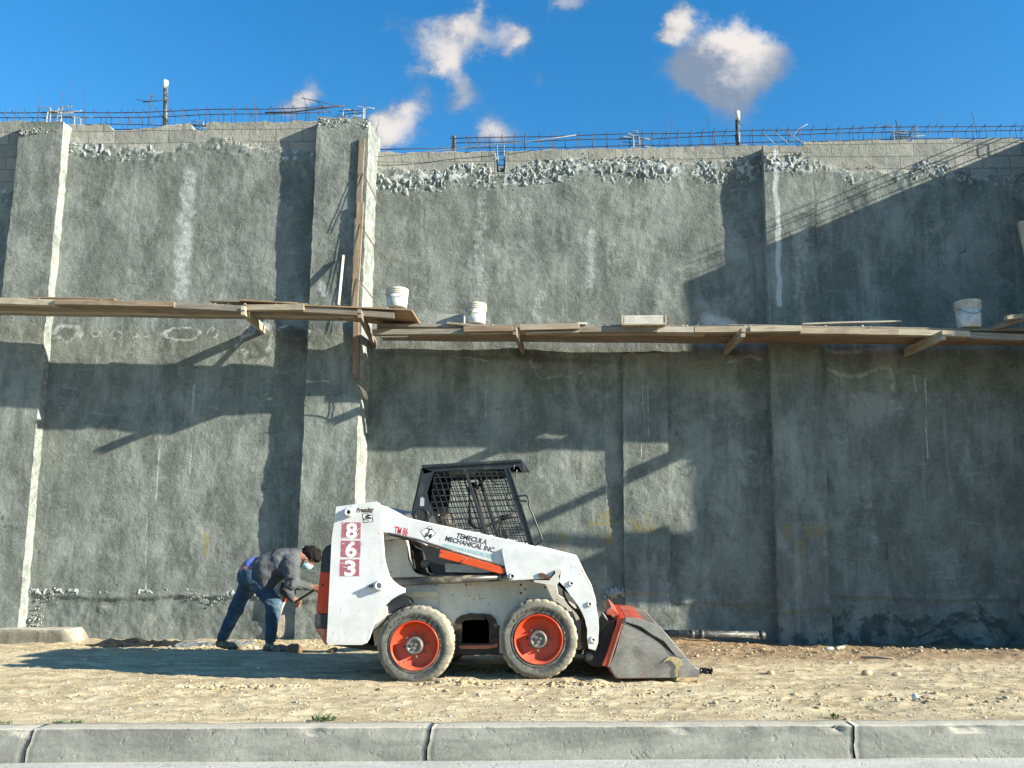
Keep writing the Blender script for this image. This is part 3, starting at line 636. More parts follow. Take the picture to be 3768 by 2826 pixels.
plank('shaded edge board at the far right end of the right deck', (3566,1222), (3950,1238), YF+.01, .085, .10, 'grey', group=GR)
for i, (x0, x1, yy, w, th) in enumerate([(1385, 2300, -.65, 'grey', .045), (2250, 3950, -.65, 'grey', .045), (1385, 2600, -.44, 'pale', .04), (2590, 3950, -.44, 'brown', .04), (1500, 3000, -.23, 'brown', .04), (2980, 3950, -.23, 'brown', .04), (1400, 2700, -.02, 'grey', .04), (2700, 3950, -.02, 'brown', .04)]):
    lb = ['weathered underside board behind the left edge boards of the right deck', 'weathered underside board behind the right edge boards of the right deck', 'pale underside board in the second row left of the third outrigger', 'brown underside board in the second row right of the third outrigger',
          'long brown underside board in the third row under the mortar box', 'brown underside board in the third row at the far right', 'grey underside board nearest the wall on the left of the right deck', 'dark brown underside board nearest the wall at the far right'][i]
    A = onY(1378, 1254, .18); B = onY(3768, 1274, .18)
    f = lambda x: A.z+(B.z-A.z)*(x-A.x)/(B.x-A.x)
    xa, xb = onY(x0, 1240, yy).x, onY(x1, 1240, yy).x
    o = plank(lb, (x0, 1240), (x1, 1240), yy, th, .205, w, group=GR); o.location.z = f((xa+xb)/2)+.04+.006*(i % 2); o.rotation_euler.y = -math.atan2(f(xb)-f(xa), xb-xa)
plank('short pale board lying askew beneath the second bucket', (1643,1183), (1835,1202), YF+.05, .035, .16, 'pale', group=None, name='loose_board', cat='board', y2=YF-.0)
plank('long thin pale strip resting at a slant on the right deck', (2953,1189), (3317,1177), YF+.2, .022, .08, 'white', group=None, name='loose_board', cat='board')
plank('long dark thin sheet lying flat beneath the pale slanting strip', (2680,1193), (3290,1203), YF+.1, .018, .3, 'grey', group=None, name='loose_board', cat='board')
plank('short pale offcut with white edges beside the board with dark knots', (2125,1186), (2160,1186), YF+.05, .03, .12, 'white', group=None, name='loose_board', cat='board')
# outriggers through the wall
def beam(label, tip, root, yt, yr, s, wood='pale'):
    A = onY(tip[0], tip[1], yt); B = onY(root[0], root[1], yr); d = B-A; B = B+d.normalized()*.12; d = B-A; L = d.length
    q = d.to_track_quat('X', 'Z'); bm = bmesh.new()
    for z, t in ((s*.5+.002, s), (-s*.5-.002, s)):
        box(bm, (0, 0, z*.98), (L*(1 if z > 0 else .97), s*.95, t*.98))
    o = link('outrigger', bm_mesh(bm), WOODS[wood], None, smooth=False, loc=(A+B)/2, bevel=.004); o.rotation_mode = 'QUATERNION'; o.rotation_quaternion = q
    return tag(o, label, 'timber', 'outriggers carrying the scaffold')
beam('square pale outrigger timber under the left deck left of the middle pier', (893,1142), (970,1214), -1.14, 0, .060)
beam('outrigger timber wedged in beside the middle pier', (1322,1152), (1380,1268), -1.22, Y2, .055, 'grey')
beam('outrigger timber under the right deck between the second bucket and mortar box', (1893,1216), (1925,1290), -.98, Y2, .055, 'grey')
beam('tied outrigger timber slanting left just before the right pier', (2735,1222), (2668,1292), -.98, Y2, .062)
beam('long shaded outrigger timber below the third bucket', (3475,1232), (3330,1298), -1.0, Y2, .062)
# timbers entering from the right
def stick(label, a, b, ya, yb, w, t, wood, name='timber_post', cat='timber', group=None):
    A = onY(a[0], a[1], ya); B = onY(b[0], b[1], yb); d = B-A; q = d.to_track_quat('X', 'Y'); bm = bmesh.new(); box(bm, (0, 0, 0), (d.length, w, t))
    o = link(name, bm_mesh(bm), WOODS[wood], None, smooth=False, loc=(A+B)/2, bevel=.003); o.rotation_mode = 'QUATERNION'; o.rotation_quaternion = q
    return tag(o, label, cat, group)
stick('pale upright timber cut by the right edge of the photo', (3757,815), (3800,1010), -.9, -.9, .09, .06, 'pale')
stick('horizontal timber end at the far right above the deck', (3700,1170), (3950,1150), -.9, -.9, .06, .09, 'pale', name='timber_rail')
stick('slanting timber brace behind the rail end at the far right', (3650,1210), (3800,1160), -.6, -1.0, .07, .07, 'grey', name='timber_brace')
# scaffold carried round the end of the side wall, past the frame
for i, (x0, x1, yy) in enumerate([(6.6, 9.4, -1.5), (6.6, 9.4, -1.75), (6.9, 9.4, -2.0)]):
    bm = bmesh.new(); box(bm, (0, 0, 0), (x1-x0, .24, .05)); o = link('scaffold_plank', bm_mesh(bm), WOODS['grey'], None, smooth=False, loc=((x0+x1)/2, yy, 3.78+.0*i), bevel=.004)
    tag(o, ['inner', 'middle', 'outer'][i]+' scaffold plank carried round the end of the side wall', 'plank', 'planks round the side wall')
for i, (y0, z0, y1, z1) in enumerate([(-1.3, 4.85, -2.2, 4.75), (-1.25, 3.35, -1.95, 4.55)]):
    A, B = Vector((6.9, y0, z0)), Vector((6.95, y1, z1)); d = B-A; bm = bmesh.new(); box(bm, (0, 0, 0), (d.length, .1, .1)); o = link('timber_rail', bm_mesh(bm), WOODS['grey'], None, smooth=False, loc=(A+B)/2, bevel=.004)
    o.rotation_mode = 'QUATERNION'; o.rotation_quaternion = d.to_track_quat('X', 'Z'); tag(o, ['level guard rail past the end of the side wall', 'slanting brace past the end of the side wall'][i], 'timber')
# boards strapped to the middle pier and their tie wire
YB = -PR-.03
def vboard(label, a, b, wpx, wood, y=YB):
    A, B = onY(a[0], a[1], y-.03), onY(b[0], b[1], y-.03); w = wpx/FPX*(-CAM.y+y); d = B-A; bm = bmesh.new(); box(bm, (0, 0, 0), (d.length, .035, w))
    o = link('form_board', bm_mesh(bm), WOODS[wood], None, smooth=False, loc=(A+B)/2+Vector((0, .012, 0)), bevel=.003); o.rotation_euler = (0, -math.atan2(d.z, d.x), 0)
    return tag(o, label, 'board', 'boards strapped up the middle pier')
vboard('weathered upper board strapped up the middle pier near its top', (1332,508), (1318,790), 22, 'grey')
vboard('orange brown board strapped up the middle pier above the deck', (1326,745), (1303,1130), 26, 'brown', YB-.03)
vboard('lower board strapped up the middle pier below the deck', (1310,1170), (1307,1392), 22, 'brown')
stick('whitened batten leaning on the middle pier above the left deck', (1264,941), (1246,1124), -.25, -.62, .045, .03, 'white', name='leaning_batten', cat='batten')
M_WIRE = mat_simple('tie_wire_steel', (.16, .14, .11), rough=.6, var=.3)
def wire(label, pts, y0, y1):
    P = [onY(a, b, y0+(y1-y0)*i/(len(pts)-1)) for i, (a, b) in enumerate(pts)]; bm = bmesh.new()
    tube(bm, curve_pts(P, 4), .0045, 5); tube(bm, curve_pts([p+Vector((.02, .01, -.015)) for p in P], 4), .0045, 5)
    tag(link('tie_wire', bm_mesh(bm), M_WIRE), label, 'wire', 'doubled tie wires on the middle pier')
wire('topmost doubled tie wire poking out from the pier boards', [(1332,633),(1362,690),(1392,755)], YB-.05, -.42)
wire('doubled tie wire halfway between the pier top and the deck', [(1320,820),(1365,890),(1413,965)], YB-.08, -.45)
wire('doubled tie wire ending beside the first bucket', [(1308,1020),(1350,1070),(1392,1126)], YB-.08, -.42)
wire('doubled tie wire hanging from the board below the deck', [(1294,1370),(1318,1410),(1345,1470),(1340,1440),(1315,1415)], YB-.06, -.45)
# buckets
M_BUCKET = mat_simple('dirty_white_plastic', (.66, .66, .60), rough=.5, var=.15, dust=.9, dustcol=(.36, .39, .40), scale=8, bump=.1)
M_BUCKETR = mat_simple('cement_crusted_rim', (.48, .47, .40), rough=.8, var=.25, dust=.3, scale=14, bump=.4)
M_ORANGE = mat_simple('orange_smear', (.62, .30, .05), rough=.7, var=.2)
def bucket(label, px, pyb, pyt, wpx, y, extra=None, lean=0):
    a, t = onY(px, pyb, y), onY(px, pyt, y); h = t.z-a.z; r = wpx/FPX*(-CAM.y+y)*.5
    root = thing('bucket', label, 'bucket', tuple(a), 'buckets on the scaffold')
    bm = bmesh.new(); lathe(bm, [(0, .004), (r*.86, 0), (r*.9, .01), (r*.97, h*.70), (r*.90, h*.70), (r*.84, .02), (0, .02)], 32, a, 'Z'); link('tub', bm_mesh(bm), M_BUCKET, root)
    bm = bmesh.new(); prof = [(r*.96, h*.66)]
    for z in (.70, .80, .90): prof += [(r*.97, h*(z-.01)), (r*1.045, h*z), (r*1.045, h*(z+.025)), (r*.98, h*(z+.035))]
    prof += [(r*1.0, h*.97), (r*1.03, h), (r*.95, h), (r*.93, h*.7)]
    lathe(bm, prof, 32, a, 'Z'); link('ribbed_rim', bm_mesh(bm), M_BUCKETR, root)
    pts = [Vector((a.x+r*1.06*math.sin(q), a.y-r*1.06*math.cos(q), a.z+h*(.74-.30*math.cos(q)**2 if True else 0))) for q in np.linspace(-1.5, 1.5, 14)]
    tube_obj('handle', pts, .0035, M_WIRE, root, n=5)
    if extra:
        bm = bmesh.new(); n = 6; A = extra
        for i in range(n):
            q0, q1 = A[0]+(A[1]-A[0])*i/n, A[0]+(A[1]-A[0])*(i+1)/n; rr = r*.985
            v = [bm.verts.new((a.x+rr*math.sin(q), a.y-rr*math.cos(q), a.z+h*z)) for q, z in ((q0, .35+.22*i/n), (q1, .35+.22*(i+1)/n), (q1, .48+.2*(i+1)/n), (q0, .44+.2*i/n))]
            bm.faces.new(v)
        link('smear', bm_mesh(bm), M_ORANGE, root)
bucket('white ribbed bucket on the plywood at the right end of the left deck', 1460, 1135, 1066, 84, -.80)
bucket('white ribbed bucket with an orange smear on the left of the right deck', 1750, 1194, 1121, 80, -.55, (-.75, -.1))
bucket('shaded dirty white bucket alone on the far right of the right deck', 3566, 1209, 1112, 93, -.58)
# cement block behind the second bucket, mortar box
M_BLOCK = mat_simple('cement_block', (.33, .34, .31), rough=.95, var=.15, bump=.4, scale=12)
A = onY(1605, 1157, -.35); B = onY(1706, 1200, -.35); bm = bmesh.new(); box(bm, ((A.x+B.x)/2, -.28, (A.z+B.z)/2), (B.x-A.x, .15, A.z-B.z))
tag(link('concrete_block', bm_mesh(bm), M_BLOCK, None, False, bevel=.006), 'pale grey block standing left of the bucket with the orange smear', 'block')
def mortarbox():
    y0, y1 = -.80, -.30; a, b = onY(2285, 1160, y0), onY(2452, 1160, y0); h = .145; root = thing('mortar_box', 'open wooden mortar box crusted with cement on the right deck edge', 'mortar box', ((a.x+b.x)/2, y0, a.z-h))
    cx, L, D = (a.x+b.x)/2, b.x-a.x, y1-y0
    for n, c, s in (('long_side', (cx, y0, a.z-h*.45), (L-.08, .03, h*.8)), ('long_side', (cx, y1, a.z-h*.45), (L-.08, .03, h*.8)), ('end_board', (a.x+.015, (y0+y1)/2, a.z-h*.45), (.03, D+.04, h*.9)), ('end_board', (b.x-.015, (y0+y1)/2, a.z-h*.45), (.03, D+.04, h*.9)), ('base_board', (cx, (y0+y1)/2, a.z-h*.93), (L-.02, D+.06, .025))):
        bm = bmesh.new(); box(bm, c, s); link(n, bm_mesh(bm), WOODS['white' if n == 'long_side' else 'pale'], root, False, bevel=.004)
    bm = bmesh.new(); bmesh.ops.create_grid(bm, x_segments=16, y_segments=10, size=.5)
    for v in bm.verts: v.co = Vector((cx+v.co.x*(L-.06), (y0+y1)/2+v.co.y*(D-.03), a.z-h*.25+.03*float(fbm(v.co.x*1., v.co.y*1., f=6, seed=3))))
    link('mortar', bm_mesh(bm), M_BLOCK, root)
mortarbox()

# crumbs of mortar along the decks
def deck_crumbs():
    g = np.random.default_rng(5); P = []
    for px0, px1, y0, y1, py0, py1, n in ((40, 1480, -1.0, -.75, 1096, 1134, 170), (1650, 2280, -.72, -.4, 1196, 1192, 60), (2460, 3300, -.72, -.35, 1198, 1200, 80)):
        for k in range(n):
            t = g.random(); y = y0+(y1-y0)*g.random(); p = onY(px0+(px1-px0)*t, py0+(py1-py0)*t, y0); P.append((p.x, y, p.z+.006))
    P = np.array(P); n = len(P); s = .004+.014*g.random(n)**3
    V = (ICO[None]*(1+.6*(g.random((n, 12, 1))-.5))*s[:, None, None]*np.array([1.5, 1, .8])+P[:, None, :]).reshape(-1, 3)
    me = bpy.data.meshes.new('c'); me.from_pydata(V.tolist(), [], (ICF[None]+(np.arange(n)*12)[:, None, None]).reshape(-1, 3).tolist()); me.update()
    tag(link('mortar_crumbs', me, M_BLOCK), 'dried mortar crumbs dropped along the scaffold decks', 'mortar crumbs', kind='stuff')
deck_crumbs()

# ------------------------------------------------------------------ ground, kerb, road
def mat_dirt():
    m, N, b, vec = new_mat('dry_soil')
    a = N.noise(vec, .9, 6, .6, .3); c1 = N.noise(N.scale(vec, (.55, 1.6, 1)), 4, 7, .7, .4); f = N.noise(vec, 34, 6, .72)
    at = N.n('ShaderNodeAttribute', attribute_name='damp').outputs['Fac']
    c = N.mix(N.ramp(c1, .40, .62), (.345, .275, .165), (.56, .48, .315))
    c = N.mix(N.math('MULTIPLY', N.ramp(a, .42, .62), .4), c, (.47, .405, .275))
    c = N.mix(N.math('MULTIPLY', N.ramp(N.noise(N.scale(vec, (.5, 1.8, 1)), 7, 6, .75), .54, .66), .5), c, (.215, .155, .09))
    c = N.mix(N.ramp(N.math('ADD', at, N.math('MULTIPLY', N.math('SUBTRACT', c1, .5), 1.4)), .25, .85), c, (.25, .172, .098))
    c = N.mix(N.math('MULTIPLY', N.ramp(f, .55, .75), .35), c, (.60, .54, .40))
    N.put(b.inputs['Base Color'], c); b.inputs['Roughness'].default_value = .95; b.inputs['Specular IOR Level'].default_value = .15
    h = N.math('ADD', N.noise(N.scale(vec, (.7, 1.2, 1)), 14, 6, .72, .4), N.math('MULTIPLY', N.noise(vec, 55, 4, .7), .5))
    N.put(b.inputs['Normal'], N.bump(h, .55, .03)); return m
M_DIRT = mat_dirt()
KB0, KB1 = onZ(0, 2661, 0), onZ(3768, 2645, 0)       # back edge of the kerb
def kerb_y(x): return KB0.y+(KB1.y-KB0.y)*(x-KB0.x)/(KB1.x-KB0.x)
def gz(x, y):
    x = np.asarray(x, float); y = np.asarray(y, float)
    z = np.interp(x, [-6, -3.2, -1.5, 1, 3, 6], [-.13, -.10, -.08, -.10, -.19, -.21])*sstep(-2.6, -.6, y)
    z = z-.02*sstep(-.6, -1.6, x)*sstep(-5.6, -5.0, y)
    edge = sstep(0, .35, y-kerb_y(x))
    n = .035*fbm(x*.6, y, f=.9, o=4, seed=2)+(.021)*fbm(x*.5, y, f=4.0, o=5, seed=3, g=.6)+.012*np.maximum(0, fbm(x, y, f=13, o=4, seed=4, g=.62))*1.6
    rut = np.exp(-((y+5.15+.05*np.sin(x*.7))/.12)**2)+np.exp(-((y+3.6+.04*np.sin(x*.5))/.16)**2)
    n = n-.018*rut*(x > -9)+.007*np.exp(-((y+5.15+.05*np.sin(x*.7))/.10)**2)*np.sin(x*38+np.abs(y+5.15)*55)+.005*np.exp(-((y+5.42)/.09)**2)*np.sin(x*41-np.abs(y+5.42)*50)*(x > -4)+.016*np.exp(-((y+4.93)/.07)**2)*(fbm(x, y, f=7, o=4, seed=6)+.6)
    rough = sstep(-3.6, -2.2, y)*sstep(.2, 1.2, x)+sstep(-2.0, -.7, y)
    n = n+np.clip(rough, 0, 1)*.05*np.maximum(0, fbm(x*.7, y, f=5, o=5, seed=9, g=.65)+.1)
    pile = .13*np.exp(-(((x+2.45)/.32)**2+((y+2.1)/.25)**2))+.08*np.exp(-(((x+1.9)/.4)**2+((y+2.3)/.2)**2))
    n = n+pile*(.6+.9*np.maximum(0, fbm(x, y, f=8, o=4, seed=12)))
    for cx, cy in ((-1.39, -4.42), (-.295, -4.42)): n = n+.028*np.exp(-((np.hypot(x-cx-.22, y-cy+.16)-.16)/.07)**2)
    return z+n*edge-.012*(1-edge)
def ground():
    fx = np.arange(-7.6, 7.61, .024); ox = np.array([8, 9, 11, 14, 20, 35, 70, 150, 400]); xs = np.concatenate([-ox[::-1], fx, ox])
    fy = np.arange(0, 1, 1/265.); ys_off = np.concatenate([fy*6.35, [6.5, 7.2, 9, 14, 25, 60, 150, 400]])
    X = xs[None, :]+0*ys_off[:, None]; Y = kerb_y(np.clip(X, -20, 20))+ys_off[:, None]-.004
    Z = gz(X, Y)
    V = np.stack([X, Y, Z], -1).reshape(-1, 3); ny, nx = X.shape; idx = np.arange(nx*ny).reshape(ny, nx)
    F = np.stack([idx[:-1, :-1], idx[:-1, 1:], idx[1:, 1:], idx[1:, :-1]], -1).reshape(-1, 4)
    me = bpy.data.meshes.new('ground'); me.from_pydata(V.tolist(), [], F.tolist()); me.update()
    a = me.attributes.new('damp', 'FLOAT', 'POINT')
    d = .75*sstep(-3.9, -2.6, Y)*sstep(-.4, .8, X)+.35*sstep(-1.2, -.6, Y)+.5*np.exp(-(((X+2.2)/.7)**2+((Y+2.1)/.4)**2))+.35*sstep(-2.9, -4.3, Y)*0
    a.data.foreach_set('value', d.ravel()); return tag(link('ground', me, M_DIRT), kind='structure')
ground()
def mat_conc(name, a, c2, dark=.5, dusty=0):
    m, N, b, vec = new_mat(name)
    n1 = N.noise(N.scale(vec, (.5, 1, 1.6)), 3.2, 7, .68, .5); n2 = N.noise(vec, 40, 5, .7); n3 = N.noise(N.scale(vec, (.35, 1, 2.2)), 1.5, 5, .6)
    c = N.mix(N.ramp(n1, .35, .65), a, c2)
    c = N.mix(N.math('MULTIPLY', N.ramp(n3, .5, .68), dark), c, tuple(x*.45 for x in a))
    c = N.mix(N.math('MULTIPLY', N.ramp(n2, .5, .72), .35), c, tuple(min(1, x*1.35) for x in c2))
    c = N.mix(N.math('MULTIPLY', N.ramp(N.noise(vec, 14, 5, .7), .64, .70), .5), c, tuple(x*.5 for x in a))
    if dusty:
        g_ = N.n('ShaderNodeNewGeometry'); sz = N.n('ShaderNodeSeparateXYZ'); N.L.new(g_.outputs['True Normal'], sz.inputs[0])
        c = N.mix(N.math('MULTIPLY', N.ramp(N.math('ADD', sz.outputs[2], N.math('MULTIPLY', N.math('SUBTRACT', n1, .5), .5)), .45, .8), dusty), c, (.46, .43, .35))   # dust on what faces up, kept pale to strengthen the sunlit top
    N.put(b.inputs['Base Color'], c); b.inputs['Roughness'].default_value = .9; b.inputs['Specular IOR Level'].default_value = .25
    h = N.math('ADD', N.noise(vec, 25, 6, .7), N.math('MULTIPLY', N.ramp(N.noise(vec, 13, 4, .6), .6, .68), -.7))
    N.put(b.inputs['Normal'], N.bump(h, .4, .015)); return m
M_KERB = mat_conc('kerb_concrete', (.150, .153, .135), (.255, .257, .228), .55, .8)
M_GUT = mat_conc('gutter_concrete', (.34, .34, .31), (.45, .445, .41), .15)
M_ASPH = mat_conc('asphalt', (.045, .046, .048), (.07, .07, .07), .2)
KF = onZ(1884, 2674, 0.0); kb = kerb_y(KF.x); KW = kb-KF.y
zr = onY(1884, 2798, KF.y-.045).z
def kerb():
    ends = [-14.0, onZ(112, 2740, -.1).x, onZ(1588, 2720, -.1).x, onZ(3128, 2720, -.1).x, 9.0]
    prof = [(.0, -.25), (.0, -.03), (.0, -.004)]
    prof += [(-KW*.3, .0), (-KW*.7, .0)]
    for q in np.linspace(0, 90, 5): prof.append((-KW+.012-.012*math.sin(R(q)), -.012+.012*math.cos(R(q))))
    for f in np.linspace(.12, 1, 9): prof.append((-KW-.045*f, -.012+(zr+.012)*f))
    prof += [(-KW-.05, zr-.1)]
    P = np.array(prof)
    for k in range(len(ends)-1):
        x0, x1 = ends[k]+.005, ends[k+1]-.005; n = int((x1-x0)/.03); xs = np.linspace(x0, x1, n+1)
        X = xs[:, None]+0*P[None, :, 0]; Z = P[None, :, 1]+0*X; off = P[None, :, 0]+0*X
        rel = (.006*fbm(X, Z*2+off*2, f=9, o=5, seed=40+k, g=.65))+.003*fbm(X, Z, f=1.5, o=3, seed=41+k)
        chip = np.maximum(0, fbm(X, Z+off, f=5, o=4, seed=44+k)-.17)*.055*np.exp(-((Z+.015)/.03)**2)
        jr = np.exp(-((xs-x0)/.015)**2)[:, None]+np.exp(-((xs-x1)/.015)**2)[:, None]
        lean = .035*fbm(Z*0+1, Z, f=6, o=3, seed=70)+(0.02 if k in (0,) else 0)*0
        Y = kerb_y(X)+off-rel+chip+jr*.010*(off < -.01); Z = Z+.002*fbm(X, off, f=3, o=3, seed=48)-chip*.5-jr*.006
        X = X+lean*np.minimum(1, np.minimum(X-x0, x1-X)*0+1)
        nx, ny = X.shape; idx = np.arange(nx*ny).reshape(nx, ny)
        F = np.stack([idx[:-1, :-1], idx[:-1, 1:], idx[1:, 1:], idx[1:, :-1]], -1).reshape(-1, 4).tolist()
        F += [list(map(int, idx[0])), list(map(int, idx[-1][::-1]))]
        me = bpy.data.meshes.new('kerb'); me.from_pydata(np.stack([X, Y, Z], -1).reshape(-1, 3).tolist(), [], F); me.update()
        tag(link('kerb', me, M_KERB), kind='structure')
kerb()
def flat(name, y0, y1, z, mat, n=1):
    bm = bmesh.new(); q = [(-300, kerb_y(-20)+y0), (300, kerb_y(20)+y0), (300, kerb_y(20)+y1), (-300, kerb_y(-20)+y1)]
    xs = np.linspace(-20, 20, 400); rows = []
    allx = np.concatenate([[-300, -100], xs, [100, 300]])
    for x in allx:
        rows.append([bm.verts.new((x, kerb_y(np.clip(x, -20, 20))+yy, z+(.003*float(fbm(x, yy, f=2, o=2, seed=9)) if n else 0))) for yy in (y0, (y0*.7+y1*.3), y1)])
    for a, b in zip(rows[:-1], rows[1:]):
        for k in range(2): bm.faces.new((a[k], a[k+1], b[k+1], b[k]))
    return tag(link(name, bm_mesh(bm), mat), kind='structure')
flat('gutter', -KW-.04, -KW-.75, zr, M_GUT); flat('road', -KW-.75, -60, zr-.006, M_ASPH, 0)
# soil crumbs and stones too many to count
def mat_rand(name, stops, rough=.95):
    m, N, b, vec = new_mat(name); g = N.n('ShaderNodeNewGeometry'); cr = N.n('ShaderNodeValToRGB'); N.L.new(g.outputs['Random Per Island'], cr.inputs[0])
    el = cr.color_ramp.elements
    while len(el) < len(stops): el.new(.5)
    for i, (p, c) in enumerate(stops): el[i].position = p; el[i].color = (*c, 1)
    N.put(b.inputs['Base Color'], N.mix(N.math('MULTIPLY', N.noise(vec, 60, 4, .7), .35), cr.outputs[0], (.2, .16, .1))); b.inputs['Roughness'].default_value = rough; b.inputs['Specular IOR Level'].default_value = .2
    return m
def scatter(name, label, n, mat, place, smin, smax, seed, power=3):
    g = np.random.default_rng(seed); x, y = place(g, n); s = smin+(smax-smin)*g.random(n)**power
    z = gz(x, y)+s*.25
    v = ICO[None]*(1+.35*(g.random((n, 12, 1))-.5))*s[:, None, None]*np.stack([1+.5*g.random(n), 1+.4*g.random(n), .6+.4*g.random(n)], -1)[:, None, :]
    a = g.random(n)*6.28; ca, sa = np.cos(a)[:, None], np.sin(a)[:, None]
    vx = v[..., 0]*ca-v[..., 1]*sa; vy = v[..., 0]*sa+v[..., 1]*ca
    V = np.stack([vx+x[:, None], vy+y[:, None], v[..., 2]+z[:, None]], -1).reshape(-1, 3)
    F = (ICF[None]+(np.arange(n)*12)[:, None, None]).reshape(-1, 3)
    me = bpy.data.meshes.new(name); me.from_pydata(V.tolist(), [], F.tolist()); me.update()
    return tag(link(name, me, mat, smooth=False), label, name.replace('_', ' '), kind='stuff')
SOIL = mat_rand('soil_crumb', [(0, (.26, .19, .11)), (.4, (.42, .34, .21)), (.8, (.54, .46, .31)), (1, (.34, .24, .13))])
STON = mat_rand('pebble', [(0, (.3, .29, .26)), (.5, (.45, .43, .38)), (.85, (.6, .58, .53)), (1, (.75, .75, .72))])
def p_all(g, n):
    x = g.uniform(-7, 7.2, n); y = kerb_y(x)+.06+g.random(n)**1.25*5.6; return x, y
def p_clump(g, n):
    c = [(-2.35, -2.1, .4, .22), (-1.9, -2.35, .5, .15), (-1.05, -4.72, .3, .06), (-.1, -4.72, .28, .05), (-2.9, -4.85, .5, .06), (2.2, -2.6, 1.4, .6), (4.6, -2.0, 1.3, .45), (-4, -1.4, 1.6, .2), (1.2, -5.2, 2.5, .5), (3.1, -1.5, 1.2, .5), (0, -.35, 4, .25), (-4.6, -.6, 1.4, .3), (4.6, -5.35, 1.4, .15)]
    k = g.integers(0, len(c), n); C = np.array(c)[k]; x = C[:, 0]+g.normal(size=n)*C[:, 2]*.6; y = C[:, 1]+g.normal(size=n)*C[:, 3]*.6
    y = np.maximum(y, kerb_y(x)+.05); return x, y
scatter('soil_crumbs', 'loose dry soil crumbs strewn over the whole dirt strip', 24000, SOIL, p_all, .0015, .009, 1, 3)
scatter('soil_clods', 'heaped broken soil clods along ruts and by the wall foot', 7000, SOIL, p_clump, .003, .022, 2, 4.5)
def p_kerb(g, n):
    x = g.uniform(-7, 7.2, n); return x, kerb_y(x)-KW*g.random(n)**1.6*.95
scatter('kerb_dust_crumbs', 'fine soil crumbs spilt over the kerb top', 1500, SOIL, p_kerb, .0015, .008, 9, 3)
scatter('gravel', 'scattered pale pebbles on the dirt strip', 450, STON, p_all, .003, .014, 3, 3)
# single stones one can point to
M_ST = mat_simple('pale_stone', (.62, .62, .58), rough=.85, var=.12); M_ST2 = mat_simple('tan_stone', (.42, .34, .22), rough=.9, var=.2); M_CLOD = mat_simple('dark_clod', (.15, .10, .06), rough=.95, var=.3, bump=.5)
def stone(label, px, py, r, mat, sx=1.3, sz=.8, seed=1, name='stone'):
    p = onZ(px, py, -.02); p.z = float(gz(p.x, p.y)); bm = bmesh.new(); bmesh.ops.create_icosphere(bm, subdivisions=3, radius=r)
    for v in bm.verts:
        k = 1+.38*float(fbm(v.co.x/r*.7+seed, v.co.y/r*.7, v.co.z/r*.7, f=1.3, o=4, seed=seed, g=.6)); v.co = Vector((v.co.x*sx*k, v.co.y*k, v.co.z*sz*k))
    tag(link(name, bm_mesh(bm), mat, None, True, loc=p+Vector((0, 0, r*sz*.5))), label, name)
stone('white rounded stone at the wall foot below the right pier', 3053, 2374, .045, M_ST)
stone('small white stone in the shade just in front of the worker shoe', 942, 2386, .028, M_ST, seed=3)
stone('white pebble on the sunny dirt right of the left kerb joint', 660, 2527, .016, M_ST, seed=4)
stone('pale pebble lying in the loader shadow halfway to the rear tyre', 951, 2461, .014, M_ST, seed=5)
stone('pointed grey stone near the kerb at the right', 3368, 2578, .03, M_ST, .8, 1.2, seed=6)
stone('tan stone on the dirt right of the black rag', 2837, 2484, .03, M_ST2, seed=7)
stone('larger tan stone in the middle of the right dirt strip', 3190, 2480, .04, M_ST2, seed=8)
stone('small dark tan stone right of the larger tan stone', 3300, 2491, .03, M_ST2, seed=9)
stone('dark lump of soil in front of the worker toe', 1080, 2403, .075, M_CLOD, seed=10, name='soil_lump')
stone('small dark lump of soil behind the loader tail', 1225, 2402, .045, M_CLOD, seed=11, name='soil_lump')
# footing, plastic sheet, pipe and litter at the wall foot
def footing():
    a = onY(290, 2355, -.4); x1 = a.x; bm = bmesh.new(); n = 180; rows = []
    prof = [(-.0, .05), (-.2, .052), (-.36, .055), (-.40, .045), (-.415, .01), (-.42, -.06), (-.43, -.25)]
    for i in range(n+1):
        x = -10+(x1+10)*i/n; k = min(1, (n-i)/14)
        rows.append([bm.verts.new((x+.06*float(fbm(x+p, z*3, f=3, seed=4)), yy-.02*float(fbm(x, z+yy, f=7, o=4, seed=3)), (z+.014*float(fbm(x, yy, f=6, o=4, seed=7)))*k-.22*(1-k))) for p, (yy, z) in enumerate(prof)])
    for a_, b_ in zip(rows[:-1], rows[1:]):
        for k in range(len(prof)-1): bm.faces.new((a_[k], a_[k+1], b_[k+1], b_[k]))
    bm.faces.new(rows[-1])
    tag(link('footing', bm_mesh(bm), mat_conc('stained_footing', (.15, .14, .11), (.26, .24, .19), .6, .6)), 'low ragged concrete footing along the wall foot at the far left', 'footing')
footing()
def crumple(name, label, cat, px0, px1, py, y0, y1, mat, h, seed, zoff=.03):
    a, b = onY(px0, py, y0), onY(px1, py, y0); bm = bmesh.new(); nx, ny = 60, 22; g = []
    for j in range(ny+1):
        row = []
        for i in range(nx+1):
            u, v = i/nx, j/ny; x = a.x+(b.x-a.x)*u; y = y0+(y1-y0)*v
            n = float(fbm(u*(b.x-a.x), v*(y1-y0), f=3.2, o=4, seed=seed, g=.55)); e = min(u, 1-u, v, 1-v)
            x += .06*float(fbm(u*4, v*4, f=1.5, seed=seed+1)); y += .12*float(fbm(u*5, v*2, f=1.5, seed=seed+2))
            z = float(gz(x, y)); z = z; row.append(bm.verts.new((x, y, z+zoff+h*abs(n)*min(1, e*6)-.02*(e < .03))))
        g.append(row)
    for j in range(ny):
        for i in range(nx): bm.faces.new((g[j][i], g[j][i+1], g[j+1][i+1], g[j+1][i]))
    return tag(link(name, bm_mesh(bm), mat), label, cat)
